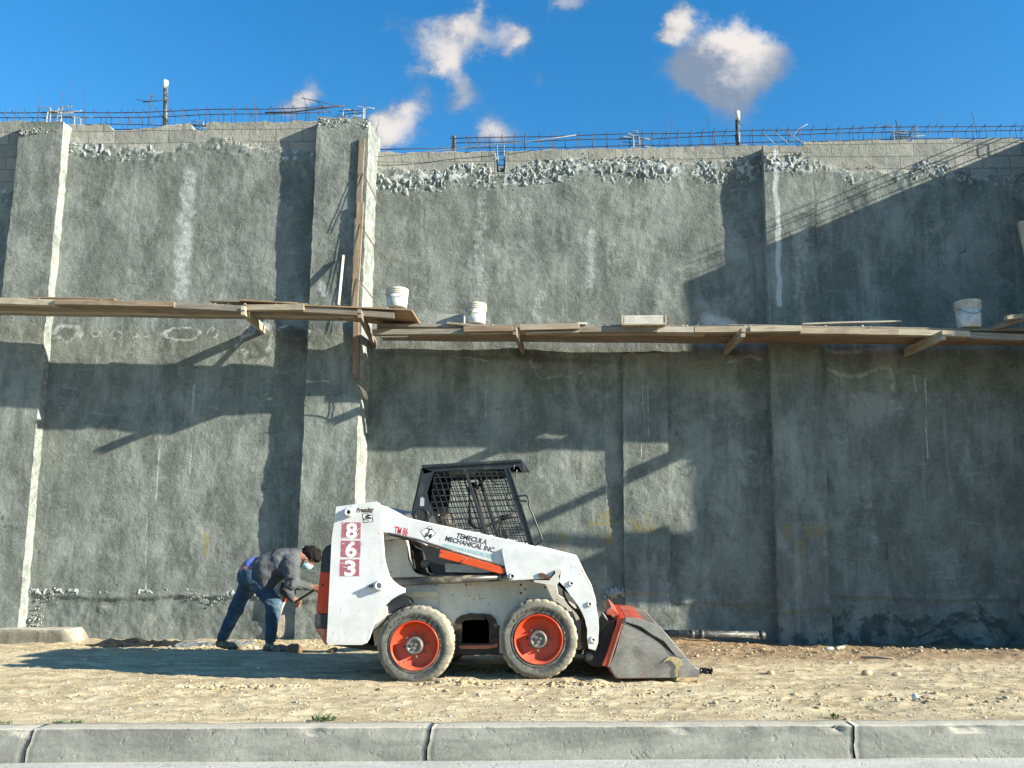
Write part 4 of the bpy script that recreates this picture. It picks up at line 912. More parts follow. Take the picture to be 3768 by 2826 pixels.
M_PLAST = mat_simple('black_plastic_film', (.010, .011, .014), rough=.28, var=.3, dust=.1, dustcol=(.10, .10, .10), scale=5, bump=.2)
M_PLASTG = mat_simple('dusty_grey_film', (.16, .18, .19), rough=.5, var=.3, dust=.4, scale=5)
crumple('plastic_sheet', 'crumpled black plastic sheet on the soil at the end of the left footing', 'plastic sheet', 300, 640, 2335, -.80, -.30, M_PLAST, .13, 3, .012)
crumple('plastic_sheet', 'flat dusty grey plastic sheet right of the black one', 'plastic sheet', 600, 900, 2345, -.90, -.40, M_PLASTG, .10, 7, .015)
crumple('rag', 'small crumpled black rag by the tip of the bucket', 'rag', 2580, 2622, 2465, -4.0, -3.84, M_PLAST, .09, 9, .0)
def wallpipe():
    a, b = onY(2380, 2330, -.10), onY(2815, 2338, .02); root = thing('drain_pipe', 'dusty black drain pipe lying along the wall foot behind the bucket', 'pipe', tuple(a))
    bm = bmesh.new(); tube(bm, [a, b], .052, 20); link('tube', bm_mesh(bm), M_PIPE, root)
    for f in (.38, .46, .97):
        c = a.lerp(b, f); d = (b-a).normalized(); bm = bmesh.new(); tube(bm, [c-d*.03, c+d*.03], .060, 20); link('collar', bm_mesh(bm), M_PIPE, root)
wallpipe()
def twig(label, a, b, r, mat, name='stick'):
    A, B = onZ(*a, 0), onZ(*b, 0); A.z = float(gz(A.x, A.y))+r; B.z = float(gz(B.x, B.y))+r*1.5; bm = bmesh.new(); tube(bm, [A, A.lerp(B, .5)+Vector((0, 0, .004)), B], r, 6); tag(link(name, bm_mesh(bm), mat), label, name)
twig('pale thin batten lying on the brown soil at the right', (3168,2421), (3288,2430), .012, WOODS['pale'])
twig('thin pale stick in the shade left of the worker', (505,2372), (585,2367), .010, WOODS['white'])
twig('thin pale stick in front of the worker shoe', (925,2399), (985,2404), .007, WOODS['white'])
twig('short broken wood piece by the white stone', (3078,2392), (3105,2384), .020, WOODS['pale'])
M_LEAF = mat_simple('weed_leaf', (.06, .12, .03), rough=.6, var=.3)
def weed(label, px, py, w, h, n, seed):
    p = onZ(px, py, 0); p.z = float(gz(p.x, p.y)); rnd = random.Random(seed); bm = bmesh.new()
    for i in range(n):
        a = rnd.uniform(0, 6.28); d = Vector((math.cos(a), math.sin(a), 0)); s = Vector((-d.y, d.x, 0)); o = Vector((rnd.uniform(-w, w), rnd.uniform(-.02, .04), 0)); l = rnd.uniform(.5, 1)*h; ww = l*.16
        q = [o, o+d*l*.5+Vector((0, 0, l*.6)), o+d*l*rnd.uniform(.8, 1.1)+Vector((0, 0, l*rnd.uniform(.3, .9)))]
        v = [bm.verts.new(q[0]-s*ww*.3), bm.verts.new(q[0]+s*ww*.3), bm.verts.new(q[1]+s*ww), bm.verts.new(q[1]-s*ww), bm.verts.new(q[2])]
        bm.faces.new(v[:4]); bm.faces.new((v[3], v[2], v[4]))
    tag(link('weed', bm_mesh(bm), M_LEAF, None, False, loc=p), label, 'weed')
weed('leafy green weed behind the kerb in front of the loader tail', 1190, 2648, .07, .06, 34, 1)
weed('low green tuft behind the kerb right of the left kerb joint', 245, 2657, .10, .03, 60, 2)
weed('tiny green sprout at the right kerb joint', 3075, 2638, .02, .05, 16, 3)
weed('low green tuft behind the kerb at the far left edge', 15, 2658, .05, .03, 30, 4)

# ------------------------------------------------------------------ the skid steer loader
YN = -4.55                       # its near side; d = metres in from there
ZA = lambda x, y: (1100+.7233*x, 1650+.7233*y)      # pixel readings taken in four enlarged crops
ZB = lambda x, y: (1150+.3617*x, 1800+.3617*y)
ZC = lambda x, y: (1450+.3014*x, 1650+.3014*y)
ZD = lambda x, y: (1350+.3617*x, 2050+.3617*y)
ZE = lambda x, y: (1900+.3616*x, 1950+.3616*y)
def at(zf, x, y, d): return onY(*zf(x, y), YN+d)
def out(zf, pts, d): return [(p.x, p.z) for p in (at(zf, x, y, d) for x, y in pts)]
def rounded(pts, r=.02, n=4):
    o = []; N_ = len(pts)
    for i in range(N_):
        p0, p1, p2 = Vector(pts[i-1]), Vector(pts[i]), Vector(pts[(i+1) % N_])
        a, b = (p0-p1), (p2-p1); k = min(r, a.length*.45, b.length*.45)
        A, B = p1+a.normalized()*k, p1+b.normalized()*k
        for j in range(n+1):
            t = j/n; o.append(tuple(A*(1-t)**2+p1*2*t*(1-t)+B*t*t))
    return o
def mat_paint(name, col, dust=.5, rust=.25, rough=.42, dustcol=(.46, .40, .28)):
    m, N, b, vec = new_mat(name)
    n1 = N.noise(vec, 4, 7, .68, .4); n2 = N.noise(N.scale(vec, (1, 1, .3)), 9, 6, .7); n3 = N.noise(N.scale(vec, (2.0, 1, .8)), 26, 3, .6)
    c = N.mix(N.ramp(n1, .38, .66), col, tuple(x*.86 for x in col))
    d = N.math('MULTIPLY', N.ramp(n2, .62-.25*dust, .74), .25+.5*dust)
    c = N.mix(d, c, dustcol)
    sm = N.math('MULTIPLY', N.ramp(N.noise(vec, 1.9, 5, .62, .7), .5, .68), .38*dust); c = N.mix(sm, c, tuple(x*.8 for x in dustcol))
    run = N.noise(N.scale(vec, (6.5, 1, .55)), 4.5, 7, .72, .1); c = N.mix(N.math('MULTIPLY', N.ramp(run, .57, .72), .5*dust+.1), c, tuple(x*.42 for x in dustcol))
    sx = N.n('ShaderNodeSeparateXYZ'); N.L.new(N.n('ShaderNodeNewGeometry').outputs['Position'], sx.inputs[0]); mud = N.ramp(N.math('ADD', sx.outputs[2], N.math('MULTIPLY', N.math('SUBTRACT', N.noise(vec, 7, 7, .75), .5), 1.0)), .52, .02)
    c = N.mix(N.math('MULTIPLY', mud, .12+.6*dust), c, (.36, .295, .195))
    rs = N.ramp(N.noise(vec, 9, 9, .80, .3), .655-.10*rust, .69-.09*rust); c = N.mix(N.math('MULTIPLY', rs, .85), c, (.13, .065, .035))
    c = N.mix(N.math('MULTIPLY', N.ramp(n3, .69, .71), .75), c, (.05, .045, .04))
    N.put(b.inputs['Base Color'], c); N.put(b.inputs['Roughness'], N.math('ADD', N.math('MULTIPLY', d, .45), rough)); b.inputs['Specular IOR Level'].default_value = .4
    N.put(b.inputs['Normal'], N.bump(N.math('ADD', N.noise(vec, 3, 3, .5), N.math('MULTIPLY', N.noise(vec, 70, 4, .6), .12)), .12, .02)); return m
WHITE = mat_paint('worn_white_paint', (.64, .66, .67), .34, .25); WHITE2 = mat_paint('dusty_white_paint', (.57, .56, .51), .75, .6)
RED = mat_paint('worn_red_paint', (.56, .048, .014), .14, .35); REDT = mat_paint('faded_red_paint', (.40, .055, .03), .6, .5); ORED = mat_paint('orange_red_paint', (.62, .075, .012), .15, .1)
BLK = mat_paint('worn_black_paint', (.022, .027, .034), .35, .1, .38, (.16, .16, .14)); BLK2 = mat_simple('grimy_black_steel', (.018, .017, .016), rough=.7, var=.4, dust=.25, dustcol=(.12, .09, .06))
STEEL = None
def mat_steel():
    m, N, b, vec = new_mat('scoured_steel')
    s = N.noise(N.scale(vec, (.8, 1, 2)), 16, 8, .75, .8); n = N.noise(vec, 3.2, 6, .65, .4)
    c = N.mix(N.ramp(s, .3, .75), (.24, .235, .22), (.42, .41, .38)); c = N.mix(N.math('MULTIPLY', N.ramp(n, .42, .62), .65), c, (.12, .11, .095))
    c = N.mix(N.math('MULTIPLY', N.ramp(N.noise(vec, 2.6, 7, .7, .6), .58, .64), .7), c, (.34, .045, .025))
    c = N.mix(N.math('MULTIPLY', N.ramp(N.noise(vec, 5, 6, .7), .56, .7), .35), c, (.34, .28, .18))
    N.put(b.inputs['Base Color'], c); b.inputs['Metallic'].default_value = .5; N.put(b.inputs['Roughness'], N.ramp(s, .3, .7, .55, .36))
    N.put(b.inputs['Normal'], N.bump(s, .25, .006)); return m
STEEL = mat_steel()
GREYM = mat_simple('bare_metal', (.15, .15, .145), rough=.5, metal=.4, var=.25, dust=.35); DARK = mat_simple('dark_recess', (.022, .022, .021), rough=.9, var=.3)
RUST = mat_simple('caked_grease_and_rust', (.10, .062, .035), rough=.95, var=.5, scale=12, bump=.6, dust=.3)
gn = onY(1754, 2505, YN)
LD = thing('skid_steer_loader', 'dirty white skid steer loader with red wheels and a black mesh cab', 'loader', (-.85, YN+.8, 0))
def plate(name, zf, pts, d0, d1, mat, parent=LD, bev=.004, rnd=0, trace=None):
    o = out(zf, pts, d0 if trace is None else trace)
    if rnd: o = rounded(o, rnd)
    bm = bmesh.new(); prism(bm, o, YN+d0, YN+d1); bmesh.ops.triangulate(bm, faces=[f for f in bm.faces if len(f.verts) > 4], ngon_method='EAR_CLIP')
    return link(name, bm_mesh(bm), mat, parent, smooth=False, bevel=bev)
WID = 1.68
TOWER = [(240,178),(640,125),(672,140),(690,190),(705,420),(716,560),(725,700),(745,790),(775,885),(815,935),(870,980),(935,1012),(935,1052),(865,1083),(790,1130),(730,1190),(680,1255),(640,1330),(605,1420),(575,1520),(545,1568),(500,1585),(160,1583),(143,1560),(152,1400),(165,1100),(195,500),(225,300)]
plate('tower_plate', ZB, TOWER, .0, .045, WHITE, bev=.008)
plate('tower_plate', ZB, TOWER, WID-.045, WID, WHITE, bev=.008, trace=.0)
inner = [(300,260),(560,210),(600,500),(620,800),(600,1200),(520,1500),(230,1520),(240,800)]
plate('tower_post', ZB, inner, .045, .20, WHITE2); plate('tower_post', ZB, inner, WID-.20, WID-.045, WHITE2, trace=.045)
ARM = [(380,318),(440,328),(700,386),(940,436),(1200,497),(1398,546),(1408,570),(1300,640),(1180,650),(1085,668),(1062,645),(1047,600),(900,560),(600,463),(418,425),(380,420)]
plate('lift_arm', ZA, ARM, .05, .17, WHITE, bev=.010); plate('lift_arm', ZA, ARM, WID-.17, WID-.05, WHITE, bev=.010, trace=.05)
ELB = [(-150,205),(-132,182),(0,184),(300,224),(580,284),(602,300),(625,350),(692,490),(765,625),(815,785),(836,905),(840,1000),(832,1150),(805,1228),(735,1208),(722,1120),(724,1010),(700,920),(672,850),(640,790),(570,690),(500,590),(430,515),(340,492),(210,500),(60,508),(-70,515),(-92,480),(-110,400)]
elb = plate('arm_front_plate', ZE, ELB, .02, .055, WHITE, bev=.006)
plate('arm_front_plate', ZE, ELB, WID-.055, WID-.02, WHITE, bev=.006, trace=.02)
LEG = [(560,300),(640,400),(700,520),(770,650),(810,800),(822,1000),(815,1130),(800,1190),(745,1180),(738,1010),(700,870),(640,760),(560,660),(460,540)]
plate('arm_leg', ZE, LEG, .055, .17, WHITE2); plate('arm_leg', ZE, LEG, WID-.17, WID-.055, WHITE2, trace=.055)
for dd in (.012, ):
    for (x, y, r, rr) in ((560,543,30,12), (747,753,28,12)):
        c = at(ZE, x, y, .02); k = .3616/426; bm = bmesh.new(); lathe(bm, [(r*k, 0), (r*k, -.012), (rr*k, -.014), (rr*k, .0)], 24, (c.x, c.y, c.z)); link('boss', bm_mesh(bm), WHITE, LD)
        bm = bmesh.new(); lathe(bm, [(0, -.002), (rr*k, -.002)], 16, (c.x, c.y, c.z)); link('bolt_hole', bm_mesh(bm), DARK, LD)
def pin(zf, x, y, d, r, h, hole, mat=WHITE, n='pivot_boss', inner=None):
    c = at(zf, x, y, d); bm = bmesh.new()
    lathe(bm, [(r, 0), (r, -h*.5), (r*.86, -h*.6), (r*.8, -h), (hole, -h), (hole, -h*.2)], 28, tuple(c)); o = link(n, bm_mesh(bm), mat, LD)
    bm = bmesh.new(); lathe(bm, [(0, -h*.3), (hole*1.02, -h*.3)], 20, tuple(c)); link('bore', bm_mesh(bm), inner or RUST, o)
pin(ZB, 375, 236, 0, .044, .045, .017); pin(ZB, 685, 980, 0, .046, .05, .022, inner=WHITE2); pin(ZD, 1483, 192, .02, .028, .05, .014)
pin(ZE, 780, 1118, .02, .032, .008, .009, WHITE, inner=DARK)
c = at(ZB, 600, 985, 0); bm = bmesh.new(); lathe(bm, [(.0, -.045), (.012, -.045), (.014, 0)], 14, tuple(c)); link('rubber_plug', bm_mesh(bm), DARK, LD)
# the torn flap and the lock lever under the elbow
plate('lock_lever', ZE, [(178,512),(335,514),(365,480),(400,440),(392,408),(425,398),(455,400),(448,430),(430,470),(440,520),(402,580),(330,558),(180,532)], .0, .018, WHITE2, bev=.003)
plate('torn_flap', ZE, [(225,440),(262,436),(300,452),(345,466),(355,492),(300,497),(235,484)], .005, .02, RUST, bev=.002)
# arm stop bar, in orange red, with its cotter
bar = plate('arm_stop', ZC, [(560,1237),(600,1243),(1290,1440),(1335,1462),(1356,1490),(1340,1522),(1290,1530),(545,1328)], .03, .075, ORED, bev=.005)
c = at(ZC, 885, 1352, .02); tube_obj('pin', [c, c+Vector((0, -.05, 0))], .006, GREYM, bar, n=8)
c = at(ZC, 578, 1270, .028); bm = bmesh.new(); lathe(bm, [(0, -.001), (.006, -.001)], 12, tuple(c)); link('bolt_hole', bm_mesh(bm), DARK, bar)
plate('arm_slot_edge', ZA, [(425,428),(600,468),(900,562),(1046,604),(1046,612),(900,572),(600,476),(425,436)], .048, .10, RUST, bev=0)
# rear door, grille, bumper
def across(name, zf, pts, d0, d1, mat, **k): return plate(name, zf, pts, d0, d1, mat, **k)
across('rear_grille', ZA, [(165,486),(135,500),(118,525),(108,628),(170,630)], .03, WID-.03, BLK, rnd=.012)
door = across('rear_door', ZA, [(108,628),(170,630),(165,842),(88,840),(95,740)], .035, WID-.035, RED, bev=.008)
across('rear_bumper', ZA, [(80,842),(160,842),(155,914),(78,912)], .02, WID-.02, BLK, bev=.010)
across('rear_skirt', ZA, [(80,914),(150,916),(142,1000),(132,998)], .035, WID-.035, REDT, bev=.006)
c = at(ZA, 121, 695, .03); bm = bmesh.new(); box(bm, c, (.010, .012, .018)); link('latch_slot', bm_mesh(bm), DARK, door)
# engine hood between the towers, and body
across('engine_hood', ZB, [(330,175),(600,150),(685,160),(935,285),(990,330),(1010,480),(700,520),(300,560)], .14, WID-.14, WHITE, bev=.012)
SIDE = [(425,440),(545,468),(552,500),(556,560),(570,600),(592,632),(640,650),(1060,648),(1120,665),(1308,690),(1318,745),(1400,800),(1450,880),(1452,960),(1440,1020),(1320,1045),(800,1040),(790,1015),(700,1010),(385,1003),(375,930),(385,880),(420,800)]
HOLE = [(828,868),(962,866),(972,876),(975,985),(965,993),(838,997),(824,985),(820,878)]
def side_wall(d0, d1, tr=None, mat=WHITE2):
    A = out(ZA, SIDE, d0 if tr is None else tr); H = out(ZA, HOLE, d0 if tr is None else tr)
    i = 16; h0 = 5; ring = A[:i+1]+[H[(h0-k) % len(H)] for k in range(len(H)+1)]+A[i:]
    bm = bmesh.new(); f = bm.faces.new([bm.verts.new((x, YN+d0, z)) for x, z in ring]); bmesh.ops.triangulate(bm, faces=[f], ngon_method='EAR_CLIP'); bmesh.ops.remove_doubles(bm, verts=bm.verts, dist=1e-5)
    for loop, nm in ((A, 'o'), (H, 'h')):
        a = [bm.verts.new((x, YN+d0+.0005, z)) for x, z in loop]; b = [bm.verts.new((x, YN+d1, z)) for x, z in loop]
        for k in range(len(a)): bm.faces.new((a[k], b[k], b[(k+1) % len(a)], a[(k+1) % len(a)]))
    return link('body_side', bm_mesh(bm), mat, LD, smooth=False)
bs = side_wall(.26, .36); side_wall(WID-.26, WID-.36, .26)
across('body_core', ZA, [(440,470),(540,520),(560,640),(600,665),(1060,670),(1290,700),(1390,800),(1430,900),(1430,1015),(820,1030),(400,995),(400,900),(440,760)], .37, WID-.37, DARK, bev=0)
across('axle_housing', ZA, [(560,880),(1330,850),(1330,1010),(560,1030)], .27, .365, DARK, bev=0)
across('belly_plate', ZA, [(150,985),(380,1000),(800,1030),(1450,1015),(1440,1046),(820,1052),(370,1030),(180,1003)], .30, WID-.30, BLK2, bev=0)
plate('frame_rail', ZA, [(980,1000),(1012,990),(1012,1010),(960,1020),(820,1020),(812,1004)], .242, .249, REDT, bev=.002)
# square port in the side: things seen in it
c = at(ZA, 912, 940, .36); bm = bmesh.new(); lathe(bm, [(0, -.09), (.045, -.09), (.06, -.07), (.066, 0)], 8, tuple(c)); link('drive_motor', bm_mesh(bm), mat_simple('oily_green_casting', (.045, .06, .05), rough=.5, var=.4, dust=.3, dustcol=(.14, .11, .08)), LD)
tube_obj('hose', curve_pts([at(ZA, 826, 960, .33), at(ZA, 860, 900, .31), at(ZA, 930, 882, .31), at(ZA, 975, 900, .33)]), .011, BLK2, LD, n=8)
plate('grease_cake', ZA, [(788,900),(800,868),(825,850),(850,845),(870,838),(905,842),(940,840),(975,846),(1000,868),(1010,905),(1012,985),(968,988),(968,884),(958,874),(900,871),(842,875),(829,886),(828,990),(795,985)], .244, .2515, mat_simple('black_grease', (.045, .032, .024), rough=.8, var=.5, dust=.2, bump=.5), bev=.002)
plate('port_surround', ZA, [(786,900),(820,900),(820,992),(974,992),(974,900),(1016,900),(1018,1046),(786,1046)], .250, .2595, BLK2, bev=0)
plate('step_panel', ZA, [(445,745),(540,760),(700,752),(712,690),(560,735),(470,700)], .225, .262, WHITE2, bev=.004)
plate('chain_guard', ZA, [(545,735),(700,728),(690,733),(548,739)], .15, .26, WHITE2, bev=.002)
plate('body_shade', ZA, [(470,690),(720,672),(715,728),(545,733)], .30, .40, RUST, bev=0)  # brown sheet stands in for shade on the body side
plate('fender_dark_piece', ZB, [(742,1190),(800,1130),(905,1080),(945,1095),(985,1130),(1005,1165),(900,1195),(770,1275)], .12, .262, BLK, bev=.004)  # dark piece set inside the rear fender
plate('wheel_arch', ZB, [(690,1240),(740,1190),(752,1270),(735,1330),(600,1450),(610,1400)], .05, .25, WHITE2, bev=.004)
for x, y in ((447,466),(459,467),(473,468),(737,703),(918,748),(921,764),(936,764),(965,792),(1129,694),(1129,736),(1254,706),(1150,716),(781,747),(870,692),(868,750)):
    c = at(ZA, x, y, .26); r = .011 if x in (1129, 1254, 1150) else .005; bm = bmesh.new(); lathe(bm, [(0, -.004), (r*.8, -.004), (r, 0)], 14, tuple(c)); link('bolt_head', bm_mesh(bm), RUST if r > .006 else DARK, LD)
# lift cylinder
a_, b_ = at(ZD, 200, 266, .075), at(ZD, 1352, 206, .075); cyl = tube_obj('lift_cylinder', [a_, b_], .033, mat_simple('greasy_cylinder', (.05, .05, .045), rough=.4, var=.4, dust=.35, dustcol=(.30, .25, .15), scale=5, stretch=(.6, 1, 1)), LD, n=24)
tube_obj('end_cap', [at(ZD, 1345, 206, .075), at(ZD, 1366, 205, .075)], .036, GREYM, cyl, n=24); tube_obj('rod', [b_, at(ZD, 1480, 197, .075)], .016, GREYM, cyl, n=16)
tube_obj('hose', curve_pts([at(ZD, 225, 218, .08), at(ZD, 330, 212, .08), at(ZD, 640, 200, .08), at(ZD, 1000, 178, .09), at(ZD, 1400, 150, .1)]), .006, BLK2, LD, n=8)
tube_obj('hose', curve_pts([at(ZA, 455, 432, .045), at(ZA, 560, 458, .042), at(ZA, 650, 492, .042), at(ZA, 800, 540, .05), at(ZA, 1040, 606, .05)]), .007, BLK2, LD, n=8)
tube_obj('hose_clamp', [at(ZA, 595, 468, .04), at(ZA, 655, 495, .04)], .009, GREYM, LD, n=10)
tube_obj('hose', curve_pts([at(ZE, 505, 600, .20), at(ZE, 480, 610, .18), at(ZE, 490, 680, .16), at(ZE, 545, 765, .15), at(ZE, 610, 830, .15), at(ZE, 660, 900, .18)]), .010, BLK2, LD, n=10)
plate('inner_fitting', ZE, [(600,800),(650,800),(690,890),(680,940),(640,900)], .18, .24, RUST, bev=.002)
plate('tilt_link', ZE, [(660,900),(725,980),(722,1100),(760,1230),(690,1240),(655,1150)], .22, .36, RUST, bev=.004)
# ---- cab
CAB = thing('cab', None, None, (0, 0, 0)); CAB.parent = LD; CAB.location = Vector((0, 0, 0))-LD.location
for k in ('category', 'label'):
    if k in CAB.keys(): del CAB[k]
DC, DE = .33, 1.35
def cabp(name, pts, d0, d1, mat=BLK, bev=.004, tr=None): return plate(name, ZC, pts, d0, d1, mat, CAB, bev, trace=tr)
cabp('roof', [(328,200),(1562,131),(1566,166),(345,240)], DC-.02, DE+.02, bev=.008)
for d0, d1, tr in ((DC, DC+.03, DC), (DE-.03, DE, DC)):   # the far side is the near side carried across
    far_ = d0 > DC
    cabp('side_header', [(345,236),(1566,160),(1590,262),(1560,285),(1510,215),(1405,238),(1340,254),(862,262),(485,284),(360,310)] if not far_ else [(345,236),(1290,180),(1290,254),(862,262),(485,284),(360,310)], d0, d1, tr=tr)
    cabp('rear_panel', [(345,236),(485,284),(404,540),(440,700),(505,880),(560,1040),(640,1260),(760,1560),(480,1560),(200,860),(225,700)], d0, d1, tr=tr)
    cabp('front_bar', [(1340,254),(1405,238),(1560,720),(1712,1188),(1640,1188),(1480,720)], d0, d1, tr=d0)
    cabp('mid_bar', [(848,262),(885,262),(1000,610),(1145,1050),(1310,1540),(1270,1540),(1095,1050),(960,610)], d0-.012 if d0 == DC else d0, d1, mat=GREYM if False else BLK, tr=tr)
    if not far_: cabp('front_trim', [(1396,240),(1412,238),(1716,1184),(1700,1190)], d0-.008, d1, tr=tr)
cabp('rear_wall', [(328,240),(352,240),(215,860),(200,860)], DC, DE); 
cabp('front_header', [(1520,170),(1566,166),(1592,262),(1560,262)], DC+.03, DC+.22)
def clip_line(p, d, poly):
    ts = []
    for i in range(len(poly)):
        a, b = poly[i], poly[(i+1) % len(poly)]; ex, ey = b[0]-a[0], b[1]-a[1]; den = d[0]*ey-d[1]*ex
        if abs(den) < 1e-9: continue
        t = ((a[0]-p[0])*ey-(a[1]-p[1])*ex)/den; u = ((a[0]-p[0])*d[1]-(a[1]-p[1])*d[0])/den
        if 0 <= u < 1: ts.append(t)
    ts.sort(); return [(ts[i], ts[i+1]) for i in range(0, len(ts)-1, 2)]
WINN = [(485,284),(1340,254),(1480,720),(1640,1188),(1760,1560),(760,1560),(640,1260),(505,880),(440,700),(404,540)]
def mesh_screen(d, back=False):
    WIN = WINN if not back else [(x-(125 if 1300 < x < 1700 else 0), y) for x, y in WINN]
    bm = bmesh.new(); w = .0042
    def strip(A, B):
        a, b = at(ZC, *A, DC), at(ZC, *B, DC); a.y = b.y = YN+d
        dd = (b-a); L = dd.length
        if L < .02: return
        n = Vector((-dd.z, 0, dd.x)).normalized()*w*1.0; q = [a+n, b+n, b-n, a-n]
        f = [bm.verts.new(p) for p in q]; g = [bm.verts.new(p+Vector((0, .005, 0))) for p in q]
        bm.faces.new(f); bm.faces.new(g[::-1])
        for i in range(4): bm.faces.new((f[i], g[i], g[(i+1) % 4], f[(i+1) % 4]))
    dx, dy = .33, 1.0; dn = math.hypot(dx, dy); dv = (dx/dn, dy/dn)
    for i in range(-22, 22):
        p = (880+i*72, 262)
        for t0, t1 in clip_line(p, dv, WIN): strip((p[0]+dv[0]*t0, p[1]+dv[1]*t0), (p[0]+dv[0]*t1, p[1]+dv[1]*t1))
    dh = (1, -.035)
    for j in range(0, 22):
        p = (900, 266+j*74.5+(4 if back else 0))
        for t0, t1 in clip_line(p, dh, WIN): strip((p[0]+dh[0]*t0, p[1]+dh[1]*t0), (p[0]+dh[0]*t1, p[1]+dh[1]*t1))
    link('wire_screen', bm_mesh(bm), BLK, CAB, smooth=False)
mesh_screen(DC+.012); mesh_screen(DE-.012, True)
c = at(ZC, 340, 812, DC); k = .3014/426*1.04; bm = bmesh.new(); lathe(bm, [(88*k, 0), (88*k, -.008), (76*k, -.010), (72*k, .012)], 32, tuple(c)); link('duct_ring', bm_mesh(bm), BLK, CAB)
bm = bmesh.new(); lathe(bm, [(0, -.003), (76*k, -.003)], 32, tuple(c)); link('duct_opening', bm_mesh(bm), DARK, CAB)
cabp('pale_patch', [(318,610),(345,592),(368,615),(366,702),(316,706)], DC-.004, DC-.0005, mat_simple('pale_grey_metal', (.34, .38, .40), rough=.5, var=.2, dust=.3), bev=0)  # small pale grey patch on the rear panel above the duct
cabp('hinge_block', [(130,800),(190,790),(230,860),(120,870)], DC-.02, DC+.06, GREYM)
cabp('side_pocket', [(425,860),(470,822),(512,905),(500,930),(420,905)], DC-.006, DC-.001, GREYM, bev=0)
hp = [at(ZC, *q, DC-.02) for q in ((1515,583),(1560,578),(1612,578),(1640,610),(1650,700),(1680,780),(1740,930),(1802,1090),(1796,1135),(1720,1188))]
tube_obj('grab_handle', curve_pts(hp, 4), .0085, BLK, CAB, n=12)
hp = [at(ZC, *q, DC+.1) for q in ((1530,640),(1580,640),(1625,645))]; tube_obj('grab_handle', curve_pts(hp, 3), .0085, BLK, CAB, n=12)
# work lamp under the roof front
c = at(ZC, 1520, 225, DC+.15); bm = bmesh.new(); box(bm, c, (.05, .12, .05)); link('work_lamp', bm_mesh(bm), BLK, CAB, False, bevel=.006)
tube_obj('lamp_bracket', [at(ZC, 1470, 205, DC-.002), at(ZC, 1458, 265, DC+.02)], .005, GREYM, CAB); tube_obj('lamp_bracket', [at(ZC, 1500, 262, DC-.002), at(ZC, 1478, 345, DC+.02)], .005, GREYM, CAB)
# inside the cab
SEATM = mat_simple('cracked_black_vinyl', (.03, .03, .032), rough=.6, var=.3, dust=.4)
cabp('seat_back', [(560,790),(640,780),(700,1100),(740,1330),(640,1340),(580,1100)], .62, 1.08, SEATM, bev=.02)
cabp('seat_cushion', [(640,1280),(1010,1260),(1020,1340),(640,1360)], .58, 1.10, SEATM, bev=.02)
cabp('cab_floor', [(620,1480),(1740,1480),(1740,1540),(620,1540)], DC+.03, DE-.03, DARK, bev=0)
cabp('side_console', [(620,1400),(1200,1410),(1230,1520),(640,1520)], DC+.05, DC+.2, BLK2, bev=.005); cabp('manual_holder', [(620,1405),(1250,1445),(1290,1525),(625,1510)], DC-.03, DC-.005, mat_simple('grimy_pale_panel', (.42, .47, .52), rough=.6, var=.2, dust=.4), bev=.002)
for d in (.50, 1.18):
    tube_obj('restraint_bar', curve_pts([at(ZC, *q, d) for q in ((900,470),(925,600),(925,800),(930,920),(1000,965),(1090,960),(1180,930),(1300,880))], 4), .014, BLK2, CAB, n=10)
    tube_obj('control_lever', curve_pts([at(ZC, *q, d+.04) for q in ((1330,1180),(1300,1050),(1290,960),(1330,860),(1400,850))], 4), .010, BLK2, CAB, n=8)
    tube_obj('lever_grip', [at(ZC, 1300, 850, d), at(ZC, 1500, 815, d)], .024, SEATM, CAB, n=12)
tube_obj('rear_tube', curve_pts([at(ZC, *q, .8) for q in ((960,420),(1010,560),(1060,760),(1120,960),(1160,1060))], 4), .028, BLK2, CAB, n=10)
tube_obj('window_bar', [at(ZC, 1000, 500, .7), at(ZC, 1130, 330, .7), at(ZC, 1250, 430, .7)], .016, BLK2, CAB, n=8)
tube_obj('cab_cable', curve_pts([at(ZC, *q, 1.2) for q in ((1370,380),(1390,520),(1370,620),(1420,720),(1460,760))], 4), .008, BLK2, CAB, n=6)
tube_obj('strap', curve_pts([at(ZC, *q, .75) for q in ((540,800),(560,900),(620,880),(660,800))], 4), .012, mat_simple('frayed_webbing', (.4, .36, .25), rough=.9), CAB, n=6)
cabp('foot_pedal', [(1310,990),(1370,985),(1390,1080),(1310,1090)], .7, .9, BLK2)
tube_obj('fuel_cap', [at(ZC, 375, 1412, DC-.03), at(ZC, 375, 1412, DC+.03)], .038, GREYM, CAB, n=24)
tube_obj('cab_strut', [at(ZC, 330, 1170, DC+.02), at(ZC, 510, 1530, DC+.02)], .012, BLK, CAB, n=8); tube_obj('cab_strut', [at(ZC, 480, 1210, DC+.02), at(ZC, 545, 1530, DC+.02)], .010, BLK, CAB, n=8)
